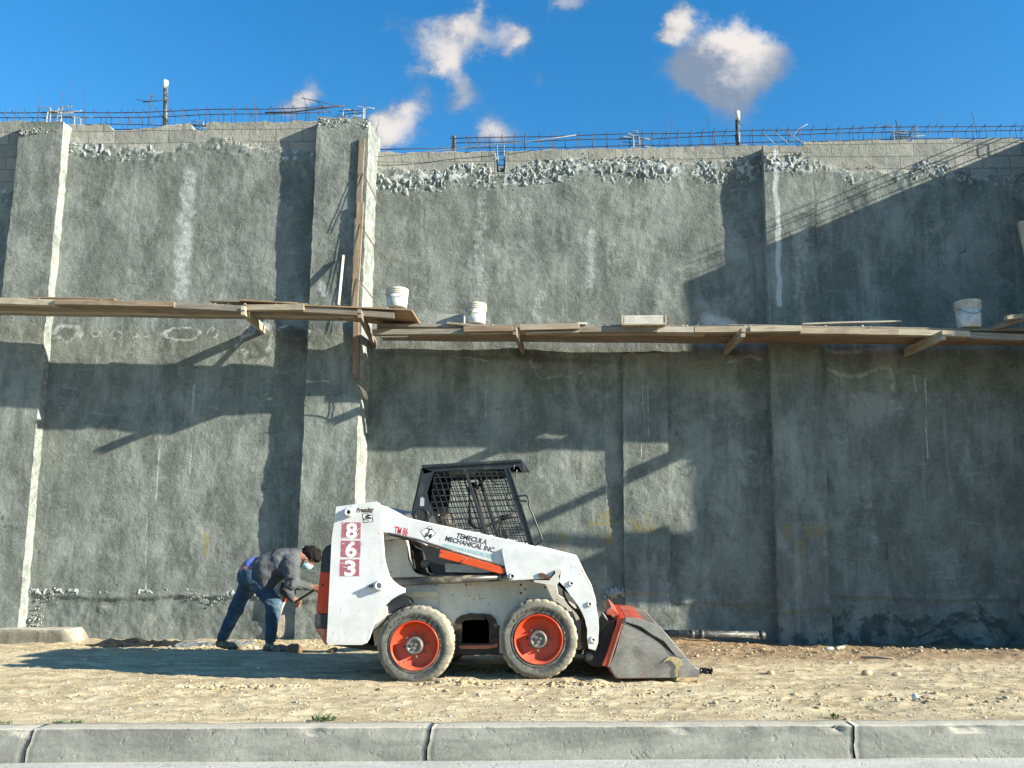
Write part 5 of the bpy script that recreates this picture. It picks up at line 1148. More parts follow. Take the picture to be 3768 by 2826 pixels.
# ---- wheels
def mat_tyre():
    m, N, b, vec = new_mat('dusty_rubber')
    sx = N.n('ShaderNodeSeparateXYZ'); N.L.new(vec, sx.inputs[0]); cb = N.n('ShaderNodeCombineXYZ'); N.L.new(sx.outputs[0], cb.inputs[0]); N.L.new(sx.outputs[2], cb.inputs[1])
    ln = N.n('ShaderNodeVectorMath', operation='LENGTH'); N.L.new(cb.outputs[0], ln.inputs[0]); r = ln.outputs['Value']
    n = N.noise(vec, 7, 7, .7, .5); n2 = N.noise(vec, 40, 5, .7)
    c = N.mix(N.ramp(n2, .3, .7), (.045, .05, .05), (.10, .105, .10))
    side = N.math('MULTIPLY', N.ramp(N.math('ADD', N.math('MULTIPLY', N.ramp(r, .255, .30), .45), n), .55, 1.0), .75)
    c = N.mix(N.math('MULTIPLY', N.ramp(n, .42, .68), .45), c, (.22, .205, .16)); c = N.mix(side, c, (.185, .175, .14))
    tread = N.ramp(N.math('ADD', r, N.math('MULTIPLY', N.math('SUBTRACT', n, .5), .05)), .322, .338)
    c = N.mix(N.math('MULTIPLY', tread, .8), c, (.36, .33, .25))
    N.put(b.inputs['Base Color'], c); b.inputs['Roughness'].default_value = .88; b.inputs['Specular IOR Level'].default_value = .3
    N.put(b.inputs['Normal'], N.bump(N.math('ADD', n2, n), .3, .006)); return m
M_TYRE = mat_tyre()
def wheel(cpx, R_, name_label, yc, far=False, spin=0.0):
    c = onY(cpx[0], cpx[1], YN)
    s = 1
    root = bpy.data.objects.new('wheel', None); COL.objects.link(root); root.parent = LD
    root.location = Vector((c.x, YN if not far else YN+WID, c.z))-LD.location
    if far: root.rotation_euler = (0, 0, R(180))
    def part(n, bm, mat, smooth=True, parent=root, bev=0):
        me = bm_mesh(bm); o = bpy.data.objects.new(n, me); me.materials.append(mat); COL.objects.link(o); o.parent = parent
        if smooth: me.polygons.foreach_set('use_smooth', [True]*len(me.polygons))
        if bev: b = o.modifiers.new('edge', 'BEVEL'); b.width = bev; b.segments = 2; b.limit_method = 'ANGLE'
        return o
    # tyre
    k = R_/.338; bm = bmesh.new(); n = 168; prof = [(.213, .05), (.209, .018), (.222, .004), (.235, .006), (.240, .010), (.246, .004), (.275, -.006), (.300, -.006), (.304, -.001), (.309, -.001), (.313, .002), (.318, .008), (.330, .026), (.337, .05), (.339, .10), (.339, .16), (.337, .21), (.330, .234), (.31, .252), (.27, .256), (.22, .25), (.213, .20)]
    rings = []
    for i, (r, h) in enumerate(prof):
        ring = []
        for q in range(n):
            a = 2*math.pi*q/n; rr, hh = r, h
            if 12 <= i <= 17:
                ph = (q/n*28+(.5 if i > 14 else 0)) % 1; blk = 1 if ph < .62 else 0
                rr = r-(.0 if blk else .0065)
                if i in (12, 17): hh = h+(0 if blk else (.010 if i == 12 else -.010))
            rr += .0016*math.sin(q*1.9+i)+.0022*math.sin(q*.37+i*2)
            ring.append(bm.verts.new((rr*k*math.cos(a), hh, rr*k*math.sin(a))))
        rings.append(ring)
    for i in range(len(rings)-1):
        for q in range(n): bm.faces.new((rings[i][q], rings[i][(q+1) % n], rings[i+1][(q+1) % n], rings[i+1][q]))
    ty = part('tyre', bm, M_TYRE)
    bm = bmesh.new(); lathe(bm, [(.196, .02), (.214, .016), (.216, .004), (.210, .000), (.203, .004), (.199, .016), (.194, .030), (.188, .040), (.186, .052), (.178, .066), (.10, .072), (.0, .072)], 64); part('rim', bm, RED if not far else RED)
    bm = bmesh.new(); lathe(bm, [(.075, .072), (.075, -.012), (.070, -.018), (.052, -.018), (.050, -.008), (.03, -.008), (0, -.008)], 40); hub = part('hub', bm, GREYM)
    for j in range(3):
        a = spin+.5+j*2.094; bm = bmesh.new(); tube(bm, [(.024*math.cos(a), -.005, .024*math.sin(a)), (.024*math.cos(a), -.026, .024*math.sin(a))], .011, 6); part('hub_bolt', bm, GREYM, False, hub)
    for j in range(8):
        a = spin+j*math.pi/4; x, z = .099*math.cos(a), .099*math.sin(a)
        if j == 4:
            bm = bmesh.new(); lathe(bm, [(0, .0705), (.011, .0705)], 14, (x, 0, z)); part('stud_hole', bm, DARK); continue
        bm = bmesh.new(); tube(bm, [(x, .072, z), (x, .054, z)], .0125, 6); tube(bm, [(x, .056, z), (x, .044, z)], .006, 8); part('wheel_nut', bm, GREYM, False)
    if not far:
        # raised sidewall lettering
        def ring_text(txt, r, h, a0, step, flip=False):
            bm = bmesh.new()
            for j, ch in enumerate(txt):
                if ch == ' ': continue
                a = a0-j*step if not flip else a0+j*step
                tm = text_bm(ch, h, 1.25); ang = a-math.pi/2 if not flip else a+math.pi/2
                M = Matrix.Translation((r*math.cos(a), -.0065, r*math.sin(a))) @ Matrix.Rotation(-ang, 4, 'Y')
                me = bpy.data.meshes.new('t'); tm.transform(M); tm.to_mesh(me); bm.from_mesh(me); tm.free(); bpy.data.meshes.remove(me)
            return bm
        for txt, r, h, a0, st, fl in (('LIFEMASTER', .262, .030, R(140), R(10.5), False), ('LIFEMASTER', .262, .030, R(-52)+R(0), R(10.5), True), ('SOLIDEAL', .292, .016, R(58)+spin, R(5), False)):
            bm = ring_text(txt, r*k, h, a0, st, fl) if not fl else ring_text(txt, (r+.022)*k, h, R(-60), R(10), True)
            part('sidewall_lettering', bm, M_TYRE, False, ty)
    return root
def text_bm(s, h, xs=1.0, shear=0.0, bold=0.0, depth=.0022, space=1.0):
    cu = bpy.data.curves.new('t', 'FONT'); cu.body = s; cu.size = h*1.38; cu.extrude = depth/2; cu.shear = shear; cu.offset = bold; cu.space_character = space; cu.align_x = 'CENTER'; cu.resolution_u = 6
    o = bpy.data.objects.new('t', cu); COL.objects.link(o); bpy.context.view_layer.update(); dg = bpy.context.evaluated_depsgraph_get()
    me = bpy.data.meshes.new_from_object(o.evaluated_get(dg)); bm = bmesh.new(); bm.from_mesh(me); bpy.data.objects.remove(o); bpy.data.curves.remove(cu); bpy.data.meshes.remove(me)
    # letters lie in XY: stand them up in XZ, facing -Y, centred on cap height
    for v in bm.verts: v.co = Vector((v.co.x*xs, -v.co.z, v.co.y-h*.5))
    return bm
wheel(ZD(481, 902), .337, 'rear', 0, spin=R(8)); wheel(ZD(1744, 838), .346, 'front', 0, spin=R(-3))
wheel(ZD(481, 902), .337, 'rear', 0, True); wheel(ZD(1744, 838), .346, 'front', 0, True)
c = at(ZD, 375, 1070, .0); bm = bmesh.new(); tube(bm, [c+Vector((-.012, .02, -.012)), c+Vector((.012, -.012, .016))], .004, 6); link('valve_stem', bm_mesh(bm), GREYM, LD)
# ---- bucket
BK = bpy.data.objects.new('bucket', None); COL.objects.link(BK); BK.parent = LD; BK.location = Vector((0, 0, 0))-LD.location
def bp(name, pts, d0, d1, mat, bev=.003, tr=None): return plate(name, ZE, pts, d0, d1, mat, BK, bev, trace=tr)
SP = [(1108,890),(1200,898),(1292,915),(1465,985),(1560,1095),(1722,1292),(1862,1430),(1867,1478),(1852,1494),(1650,1503),(1035,1508),(1000,1470),(945,1392),(1000,1260),(1060,1060)]
DB = -.02; BW = 1.72
bp('side_sheet', SP, DB, DB+.014, STEEL); bp('side_sheet', SP, DB+BW-.014, DB+BW, STEEL, tr=DB)
bp('edge_flange', [(1108,890),(1292,915),(1465,985),(1722,1292),(1700,1300),(1622,1282),(1500,1130),(1385,1068),(1270,985),(1108,935)], DB-.012, DB-.0005, STEEL)
bp('edge_shadow_strip', [(1108,935),(1270,987),(1385,1071),(1500,1135),(1622,1284),(1600,1275),(1470,1160),(1370,1085),(1240,1015),(1105,945)], DB-.0015, DB-.0004, DARK, bev=0)  # dark strip stands in for the shadow under the flange
bp('wear_plate', [(1655,1402),(1822,1400),(1862,1432),(1866,1478),(1850,1492),(1655,1502)], DB-.008, DB-.0005, STEEL, bev=.002)
bp('back_sheet', [(1108,890),(1085,893),(925,1392),(1015,1512),(1300,1512),(1300,1500),(1035,1498),(950,1385)], DB+.014, DB+BW-.014, REDT)
bp('floor_sheet', [(1300,1498),(1850,1484),(1862,1492),(1300,1512)], DB+.014, DB+BW-.014, STEEL)
bp('top_lip', [(1108,886),(1200,893),(1296,912),(1292,922),(1200,903),(1108,896)], DB+.014, DB+BW-.014, REDT)
bp('back_brace', [(1052,888),(1106,888),(1080,960),(940,1392),(868,1386),(930,1240),(990,1060)], DB+.01, DB+BW-.01, RED, bev=.008)
bp('brace_edge', [(1086,892),(1108,890),(945,1390),(930,1390),(1010,1130)], DB-.001, DB+.012, mat_paint('scraped_red', (.36, .12, .08), .7, .5))
bp('dried_mud', [(1520,1320),(1545,1292),(1600,1290),(1650,1300),(1680,1340),(1700,1385),(1660,1392),(1650,1440),(1645,1495),(1615,1490),(1605,1430),(1625,1390),(1580,1340),(1560,1325),(1490,1345)], DB-.012, DB-.002, mat_simple('dried_mud_cake', (.36, .29, .17), rough=.95, var=.4, scale=18, bump=.9, bscale=60))
bp('coupler', [(920,945),(1010,930),(985,1060),(905,1300),(870,1395),(770,1385),(690,1330),(680,1270),(705,1232),(840,1225),(845,1050)], .12, WID-.12, BLK2)
bp('coupler_top', [(922,812),(968,785),(1060,880),(1040,945),(960,870),(915,860)], .30, WID-.05, REDT)
c = at(ZE, 745, 1290, .10); bm = bmesh.new(); lathe(bm, [(0, -.02), (.03, -.02), (.036, 0)], 20, tuple(c)); link('coupler_pin', bm_mesh(bm), GREYM, BK)
for dd in (.22, 1.3): tube_obj('tilt_cylinder', [at(ZE, 700, 900, dd), at(ZE, 900, 1180, dd)], .03, BLK2, BK, n=16); tube_obj('locking_lever', [at(ZE, 930, 930, dd), at(ZE, 880, 850, dd), at(ZE, 860, 845, dd)], .010, GREYM, BK, n=8)
# ---- decals and lettering
BLKD = mat_simple('worn_black_vinyl', (.02, .02, .022), rough=.5, var=.3, dust=.35, dustcol=(.6, .6, .57), scale=30); MAR = mat_simple('faded_maroon_vinyl', (.34, .11, .14), rough=.6, var=.12, dust=.25, dustcol=(.6, .55, .52), scale=24)
REDV = mat_simple('red_vinyl', (.55, .03, .04), rough=.5, var=.15, dust=.2, dustcol=(.7, .66, .6), scale=30); TEAL = mat_simple('teal_vinyl', (.18, .48, .50), rough=.5, var=.1); LTEAL = mat_simple('pale_teal_vinyl', (.38, .62, .64), rough=.5, var=.1, dust=.2, dustcol=(.75, .75, .72), scale=30)
WHV = mat_simple('white_vinyl', (.78, .78, .76), rough=.5, var=.05); BRN = mat_simple('brown_ink', (.08, .05, .03), rough=.6, var=.3)
def decal(name, zf, pts, d, mat, parent=LD, t=.0008): return plate(name, zf, pts, d-t, d-.0001, mat, parent, bev=0)
def put_text(name, s, zf, x, y, hpx, d, mat, parent, ang=0, xs=1.0, wpx=None, **k):
    c = at(zf, x, y, d); kk = abs(at(zf, x+10, y, d).x-c.x)/10; bm = text_bm(s, hpx*kk, 1.0, depth=.0008, **k)
    if wpx:
        w = max(v.co.x for v in bm.verts)-min(v.co.x for v in bm.verts); f = wpx*kk/w
        mid = (max(v.co.x for v in bm.verts)+min(v.co.x for v in bm.verts))/2
        for v in bm.verts: v.co.x = (v.co.x-mid)*f
    bm.transform(Matrix.Translation((c.x, c.y-.0008, c.z)) @ Matrix.Rotation(R(ang), 4, 'Y')); return link(name, bm_mesh(bm), mat, parent, smooth=False)
for ch, q, cy in (('8', [(298,337),(492,337),(488,504),(290,500)], 420), ('6', [(290,522),(490,524),(485,696),(283,692)], 609), ('3', [(280,715),(478,713),(474,886),(274,886)], 800)):
    o = decal('number_decal', ZB, q, 0, MAR); cx = sum(p[0] for p in q)/4; put_text('digit', ch, ZB, cx+5, cy, 150, -.001, WHV, o, wpx=112, bold=.006)
for a, b in (((340,330),(300,350)), ((490,385),(430,440)), ((480,430),(440,500)), ((250,495),(480,490)), ((330,545),(290,560)), ((350,760),(260,745)), ((400,520),(380,640)), ((300,790),(360,800))):
    A, B = at(ZB, *a, -.0012), at(ZB, *b, -.0012); n = Vector((-(B-A).z, 0, (B-A).x)).normalized()*.0016; bm = bmesh.new(); v = [bm.verts.new(p) for p in (A+n, (A+B)/2+n*2, B, (A+B)/2-n)]; bm.faces.new(v); link('decal_tear', bm_mesh(bm), WHV, LD, False)
put_text('maker_script', 'Freeday', ZB, 535, 208, 44, 0, BRN, LD, ang=-3, shear=.35, wpx=185, bold=.002); put_text('small_script', 'ATTENTION', ZB, 560, 232, 10, 0, BRN, LD, ang=-4, wpx=100)
gl = decal('round_logo_decal', ZB, [(503,252),(606,235),(620,330),(516,345)], 0, BLKD)
decal('logo_field', ZB, [(513,258),(600,244),(606,286),(519,299)], -.001, WHV, gl); decal('logo_mark', ZB, [(530,294),(540,268),(562,254),(590,258),(600,272),(560,275),(570,282),(596,288)], -.002, BLKD, gl)
put_text('logo_text', 'GLOBE', ZB, 564, 318, 24, -.001, WHV, gl, ang=-7, wpx=90, bold=.001)
put_text('fleet_number', 'TM 86', ZB, 902, 424, 78, .05, REDV, LD, ang=9, wpx=140, bold=.0015)
DI = [(1195,372),(1255,455),(1160,530),(1097,430)]; dm = decal('diamond_decal', ZB, DI, .05, BLKD); c_ = (sum(p[0] for p in DI)/4, sum(p[1] for p in DI)/4)
decal('diamond_field', ZB, [(c_[0]+(p[0]-c_[0])*.90, c_[1]+(p[1]-c_[1])*.90) for p in DI], .049, WHV, dm)
put_text('monogram', 'M', ZB, 1178, 470, 42, .048, BLKD, dm, ang=15, wpx=70, bold=.002); put_text('monogram', 'T', ZB, 1186, 425, 52, .048, BLKD, dm, ang=15, wpx=56, bold=.002)
put_text('company_name', 'TEMECULA', ZA, 880, 459, 24, .05, BLKD, LD, ang=13.6, wpx=160, shear=.1, bold=.0018); put_text('company_name', 'MECHANICAL INC.', ZA, 872, 487, 24, .05, BLKD, LD, ang=13.6, wpx=262, shear=.1, bold=.0018)
put_text('service_line', 'COMPLETE PLUMBING & UNDERGROUND UTILITIES', ZA, 862, 520, 13, .05, LTEAL, LD, ang=13.2, wpx=268)
for a, b, t in (((738,487),(995,545),1.8), ((735,497),(994,562),1.8)):
    bm = bmesh.new(); A, B = at(ZA, *a, .0492), at(ZA, *b, .0492); n = Vector((-(B-A).z, 0, (B-A).x)).normalized()*.0022; v = [bm.verts.new(p) for p in (A+n, B+n, B-n, A-n)]; bm.faces.new(v); link('rule_line', bm_mesh(bm), TEAL, LD, False)

# ------------------------------------------------------------------ the worker
def surf_nets(f, lo, hi, h):
    xs = [np.arange(lo[i], hi[i]+h, h) for i in range(3)]
    X, Y, Z = np.meshgrid(*xs, indexing='ij'); V = f(X, Y, Z)
    nx, ny, nz = V.shape; s = V < 0
    c = s[:-1, :-1, :-1].astype(int)
    for a in (0, 1):
        for b in (0, 1):
            for d in (0, 1):
                if a or b or d: c = c+s[a:nx-1+a, b:ny-1+b, d:nz-1+d]
    cell = (c > 0) & (c < 8); idx = -np.ones(cell.shape, int); idx[cell] = np.arange(cell.sum())
    acc = np.zeros(cell.shape+(3,)); cnt = np.zeros(cell.shape)
    for ax in range(3):
        o = [0, 0, 0]; o[ax] = 1
        n = [nx, ny, nz]
        A = V[:nx-o[0], :ny-o[1], :nz-o[2]]; B = V[o[0]:, o[1]:, o[2]:]
        cr = (A < 0) != (B < 0); t = np.where(cr, A/np.where(cr, A-B, 1), 0)
        P = [X[:nx-o[0], :ny-o[1], :nz-o[2]], Y[:nx-o[0], :ny-o[1], :nz-o[2]], Z[:nx-o[0], :ny-o[1], :nz-o[2]]]
        P = np.stack([P[i]+(t*h if i == ax else 0) for i in range(3)], -1)
        oth = [i for i in range(3) if i != ax]
        for a in (0, 1):
            for b in (0, 1):
                sl = [slice(None)]*3; sl[ax] = slice(0, n[ax]-1); sl[oth[0]] = slice(a, n[oth[0]]-1+a); sl[oth[1]] = slice(b, n[oth[1]]-1+b)
                acc += P[tuple(sl)]*cr[tuple(sl)][..., None]; cnt += cr[tuple(sl)]
    verts = acc[cell]/np.maximum(cnt[cell], 1)[:, None]; faces = []
    for ax in range(3):
        o = [0, 0, 0]; o[ax] = 1; oth = [i for i in range(3) if i != ax]
        A = s[:nx-o[0], :ny-o[1], :nz-o[2]]; B = s[o[0]:, o[1]:, o[2]:]; cr = A != B
        I = np.argwhere(cr); I = I[(I[:, oth[0]] > 0) & (I[:, oth[1]] > 0) & (I[:, oth[0]] < [nx, ny, nz][oth[0]]-1) & (I[:, oth[1]] < [nx, ny, nz][oth[1]]-1)]
        u, v = np.zeros(3, int), np.zeros(3, int); u[oth[0]] = 1; v[oth[1]] = 1
        g = lambda J: idx[J[:, 0], J[:, 1], J[:, 2]]
        q = np.stack([g(I-u-v), g(I-v), g(I), g(I-u)], -1); fl = A[I[:, 0], I[:, 1], I[:, 2]]
        if ax == 1: fl = ~fl
        q[~fl] = q[~fl][:, ::-1]; faces.append(q)
    F = np.concatenate(faces); F = F[(F >= 0).all(1)]
    return verts, F.tolist()
def sd_cap(P, a, b, ra, rb=None, sq=1.0):
    rb = ra if rb is None else rb; X, Y, Z = P; a = np.array(a); b = np.array(b); ab = b-a; L = ab@ab+1e-9
    t = np.clip(((X-a[0])*ab[0]+(Y-a[1])*ab[1]+(Z-a[2])*ab[2])/L, 0, 1)
    return np.sqrt((X-a[0]-t*ab[0])**2+((Y-a[1]-t*ab[1])*sq)**2+(Z-a[2]-t*ab[2])**2)-(ra+(rb-ra)*t)
def sd_ell(P, c, r, ang=0.0):
    X, Y, Z = P; x, y, z = X-c[0], Y-c[1], Z-c[2]; ca, sa = math.cos(ang), math.sin(ang)
    x, z = x*ca+z*sa, -x*sa+z*ca
    k = np.sqrt((x/r[0])**2+(y/r[1])**2+(z/r[2])**2); return (k-1)*min(r)
def smin(a, b, k): h_ = np.clip(.5+.5*(b-a)/k, 0, 1); return b*(1-h_)+a*h_-k*h_*(1-h_)
def n3(P, f, seed, o=3): return fbm(P[0], P[1], P[2], f=f, o=o, seed=seed)
YW = -2.12
def W(x, y, dy=0.0): p = onY(750+.3014*x, 1950+.3014*y, YW+dy); return np.array((p.x, p.y, p.z))
def mat_cloth(name, a, b_, scale=5, wear=None, rough=.9):
    m, N, b, vec = new_mat(name); n = N.noise(vec, scale, 6, .65, .5); w = N.noise(N.scale(vec, (1, 1, .6)), 13, 4, .6)
    c = N.mix(N.ramp(n, .35, .65), a, b_)
    if wear: c = N.mix(N.math('MULTIPLY', N.ramp(n, .52, .68), .7), c, wear)
    c = N.mix(N.math('MULTIPLY', N.ramp(N.noise(vec, 60, 4, .7), .5, .75), .2), c, tuple(min(1, x*1.7) for x in b_))
    N.put(b.inputs['Base Color'], c); b.inputs['Roughness'].default_value = rough; b.inputs['Specular IOR Level'].default_value = .15
    N.put(b.inputs['Normal'], N.bump(N.math('ADD', w, N.math('MULTIPLY', N.noise(vec, 160, 2, .5), .15)), .7, .03)); return m
SKIN = mat_simple('tanned_skin', (.30, .155, .10), rough=.55, var=.12, bump=.1); HAIRM = mat_simple('black_hair', (.008, .0065, .006), rough=.8, var=.5, scale=30, spec=.2, bump=.6, bscale=120, stretch=(1, 1, .4))
JACK = mat_cloth('charcoal_grey_fleece', (.070, .078, .084), (.115, .124, .130)); JEAN = mat_cloth('faded_blue_denim', (.034, .064, .098), (.075, .125, .175), wear=(.23, .31, .36))
SHIRT = mat_simple('blue_print_shirt', (.07, .11, .34), rough=.9, var=.25, dust=.2, dustcol=(.7, .72, .8), scale=22); MASKM = mat_simple('pale_blue_mask', (.38, .68, .76), rough=.8, var=.08); SHOE = mat_simple('dusty_work_shoe', (.07, .07, .055), rough=.85, var=.3, dust=.6, dustcol=(.34, .31, .24), scale=14); SOLE = mat_simple('shoe_sole', (.04, .038, .032), rough=.9, dust=.5)
hipc = W(585, 500, 0)
WK = thing('person', 'person in grey jacket, blue jeans and face mask bending towards the loader tail, holding a wooden handle', 'person', (W(600, 1400)[0], YW, 0.0))
WK['label'] = 'person in grey jacket, jeans and face mask bending forward to work behind the loader'
head = W(1290, 345, .0); neck = W(1185, 330, 0)
nearSh, farSh = W(1075, 400, -.17), W(1085, 385, .17)
nearEl, farEl = W(1075, 650, -.21), W(1010, 740, .20)
nearWr, farWr = W(1300, 695, -.12), W(1085, 835, .12)
nearHip, farHip = W(600, 560, -.09), W(600, 560, .09)
# front leg is the near one, the rear leg the far one
nearKn, farKn = W(850, 900, -.10), W(400, 950, .11)
nearAn, farAn = W(815, 1330, -.09), W(235, 1300, .13)
chest = W(985, 400, 0); belly = W(760, 480, 0)
cd_ = np.array((.62, 0, .45)); cd_ = cd_/np.linalg.norm(cd_)      # chin to crown
fd = np.array((cd_[2]*.8, 0, -cd_[0]*1.0)); fd = np.array((.50, 0, -.86))   # where the face looks
HA = math.atan2(.62, .78)
def fingers(P, palm, d, side, curl, thumb, r=.0085, L=.075):
    """five separate fingers closing round a bar: palm centre, direction out of the palm, across, curl direction"""
    out_ = None; d, side, curl = [np.array(v)/np.linalg.norm(v) for v in (d, side, curl)]
    for j, (o, l) in enumerate(((-.032, .92), (-.011, 1.0), (.011, .95), (.031, .78))):
        b0 = palm+d*.040+side*o; b1 = b0+(d*.75+curl*.6)*L*.42*l; b2 = b1+(d*.05+curl*1.0)*L*.34*l; b3 = b2+(-d*.7+curl*.5)*L*.26*l
        g = smin(smin(sd_cap(P, b0, b1, r*1.1, r), sd_cap(P, b1, b2, r, r*.92), .004), sd_cap(P, b2, b3, r*.92, r*.8), .004)
        out_ = g if out_ is None else np.minimum(out_, g)
    t0 = palm+side*-.030; t1 = t0+side*-.022+d*.022+curl*.012; t2 = t1+d*.018+curl*.024+side*.008
    return np.minimum(out_, smin(sd_cap(P, t0, t1, r*1.35, r*1.15), sd_cap(P, t1, t2, r*1.15, r*.9), .005))
def hand(P, wr, d, side, curl, thumb):
    d, side, curl = [np.array(v, float)/np.linalg.norm(v) for v in (d, side, curl)]; palm = wr+d*.065
    g = None
    for o in (-.026, -.009, .009, .026): q = sd_cap(P, wr+d*.02+side*o*.6, palm+d*.035+side*o, .017, .014); g = q if g is None else smin(g, q, .012)
    return smin(g, fingers(P, palm, d, side, curl, thumb), .006)
hn_dir = np.array((.95, .05, -.15)); hf_dir = np.array((.80, -.10, -.55))
def body(X, Y, Z):
    P = (X, Y, Z)
    g = sd_ell(P, head+cd_*.028-fd*.012, (.112, .074, .094), -HA*.62)                   # skull
    g = smin(g, sd_ell(P, head-cd_*.045+fd*.030, (.070, .056, .062), -HA*.62), .03)      # jaw and face
    g = smin(g, sd_cap(P, head-cd_*.012+fd*.083, head-cd_*.040+fd*.100, .010, .014), .012)   # nose
    for s in (-1, 1):
        sy = np.array((0, s, 0))
        g = np.maximum(g, -sd_ell(P, head+cd_*.012+fd*.084+sy*.031, (.014, .014, .012)))      # eye sockets
        g = smin(g, sd_ell(P, head+cd_*.012+fd*.074+sy*.031, (.012, .012, .012)), .003)
        g = smin(g, sd_ell(P, head-cd_*.010-fd*.008+sy*.079, (.030, .009, .019), -HA), .006)  # ears
    g = smin(g, sd_cap(P, head-cd_*.05-fd*.03, neck, .054, .062), .03)
    g = smin(g, sd_cap(P, neck, chest, .07, .135, .8), .06)
    g = smin(g, sd_cap(P, chest, belly, .135, .13, .85), .06); g = smin(g, sd_cap(P, belly, hipc, .13, .135, .8), .06)
    for sh, el, wr in ((nearSh, nearEl, nearWr), (farSh, farEl, farWr)):
        g = smin(g, smin(sd_cap(P, sh, el, .055, .042), sd_cap(P, el, wr, .042, .026), .02), .035)
    for hp, kn, an in ((nearHip, nearKn, nearAn), (farHip, farKn, farAn)):
        g = smin(g, smin(sd_cap(P, hp, kn, .085, .055), sd_cap(P, kn, an, .055, .036), .03), .04)
    return g
def hands(X, Y, Z):
    P = (X, Y, Z); g = hand(P, nearWr, hn_dir, (0, -.2, 1), (.1, .95, -.1), 1)
    g = smin(g, sd_cap(P, nearWr-(nearWr-nearEl)*.2, nearWr+hn_dir*.02, .028, .025), .01)
    g2 = hand(P, farWr, hf_dir, (.3, .25, .9), (.15, -.95, .1), 1); g2 = smin(g2, sd_cap(P, farWr-(farWr-farEl)*.2, farWr+hf_dir*.02, .028, .025), .01)
    return np.minimum(g, g2)
def mk(name, f, pts, pad, h, mat, parent=WK):
    A = np.array(pts); lo = A.min(0)-pad; hi = A.max(0)+pad; v, F = surf_nets(f, lo, hi, h); o = link(name, from_arrays(v, F), mat, parent)
    return o
allp = [head, neck, chest, hipc, nearKn, farKn, nearAn, farAn, nearEl, farEl, nearWr, farWr]
# one continuous body: the fine hands are modelled at their own step and joined to it
bA = np.array(allp); v1, f1 = surf_nets(lambda X, Y, Z: body(X, Y, Z), bA.min(0)-.16, bA.max(0)+.16, .013)
hp_ = []
V_, F_ = [v1], list(f1); off = len(v1)
for wr, dr in ((nearWr, hn_dir), (farWr, hf_dir)):
    v2, f2 = surf_nets(hands, np.minimum(wr-.06, wr+dr*.16-.06), np.maximum(wr+.06, wr+dr*.16+.06), .0042); V_.append(v2); F_ += [[i+off for i in q] for q in f2]; off += len(v2)
link('body', from_arrays(np.concatenate(V_), F_), SKIN, WK)
# jacket
hem0, hem1, hem2 = W(670, 400, 0), W(715, 740, -.1), W(900, 690, 0)
def jacket(X, Y, Z):
    P = (X, Y, Z); w = .010*n3(P, 7, 3)+.007*n3(P, 17, 5)+.006*np.sin((X*.55+Z*.85)*62+6*n3(P, 4, 7))*np.exp(-((X-W(1000, 520)[0])**2+(Z-W(1000, 520)[2])**2)/.03)+.005*np.sin((X*.9-Z*.3)*75+5*n3(P, 5, 8))*np.exp(-((X-nearEl[0])**2+(Z-nearEl[2])**2)/.012)
    t1_, t2_, t3_ = W(1110, 345), W(985, 405), W(800, 470)
    g = smin(sd_cap(P, t1_, t2_, .115, .165, .82), sd_cap(P, t2_, t3_, .165, .165, .80), .08)
    g = smin(g, sd_cap(P, t3_, W(715, 505), .165, .155, .78), .06)
    g = smin(g, sd_cap(P, W(820, 560), W(800, 630), .13, .10, .62), .06)           # cloth hanging below the belly
    g = smin(g, sd_cap(P, W(770, 560, -.09), W(745, 690, -.12), .11, .060, .8), .05); g = smin(g, sd_cap(P, W(860, 600, -.06), W(840, 660, -.08), .08, .045, .8), .05)
    g = smin(g, sd_cap(P, W(1165, 300), W(1185, 360), .07, .06, .9), .04)           # collar and hood
    g = smin(g, sd_cap(P, W(1110, 262), W(1190, 262), .035, .04, .5), .03)
    for s, (sh, el, wr) in enumerate(((nearSh, nearEl, nearWr), (farSh, farEl, farWr))):
        e = wr-(wr-el)*.10
        a = smin(sd_cap(P, sh, el, .092, .074), sd_cap(P, el, e, .072, .046), .03); ring = .004*np.sin((X*.6+Z)*150)
        g = smin(g, a+ring*.5, .045 if s == 0 else .03)
    # cut the hem: keep the chest side of a line from the back to the belly
    hx = X-W(655, 420)[0]; hz = Z-W(655, 420)[2]; d = (W(690, 770)-W(655, 420)); L = math.hypot(d[0], d[2]); nx_, nz_ = d[2]/L, -d[0]/L
    cut = hx*nx_+hz*nz_
    if True: cut = np.where(Z < 9, cut, cut)
    return np.maximum(g+w, cut)
jk = mk('jacket', jacket, [W(640, 300), W(1200, 250), W(700, 800), nearWr, farWr, nearSh, farSh], .13, .0105, JACK)
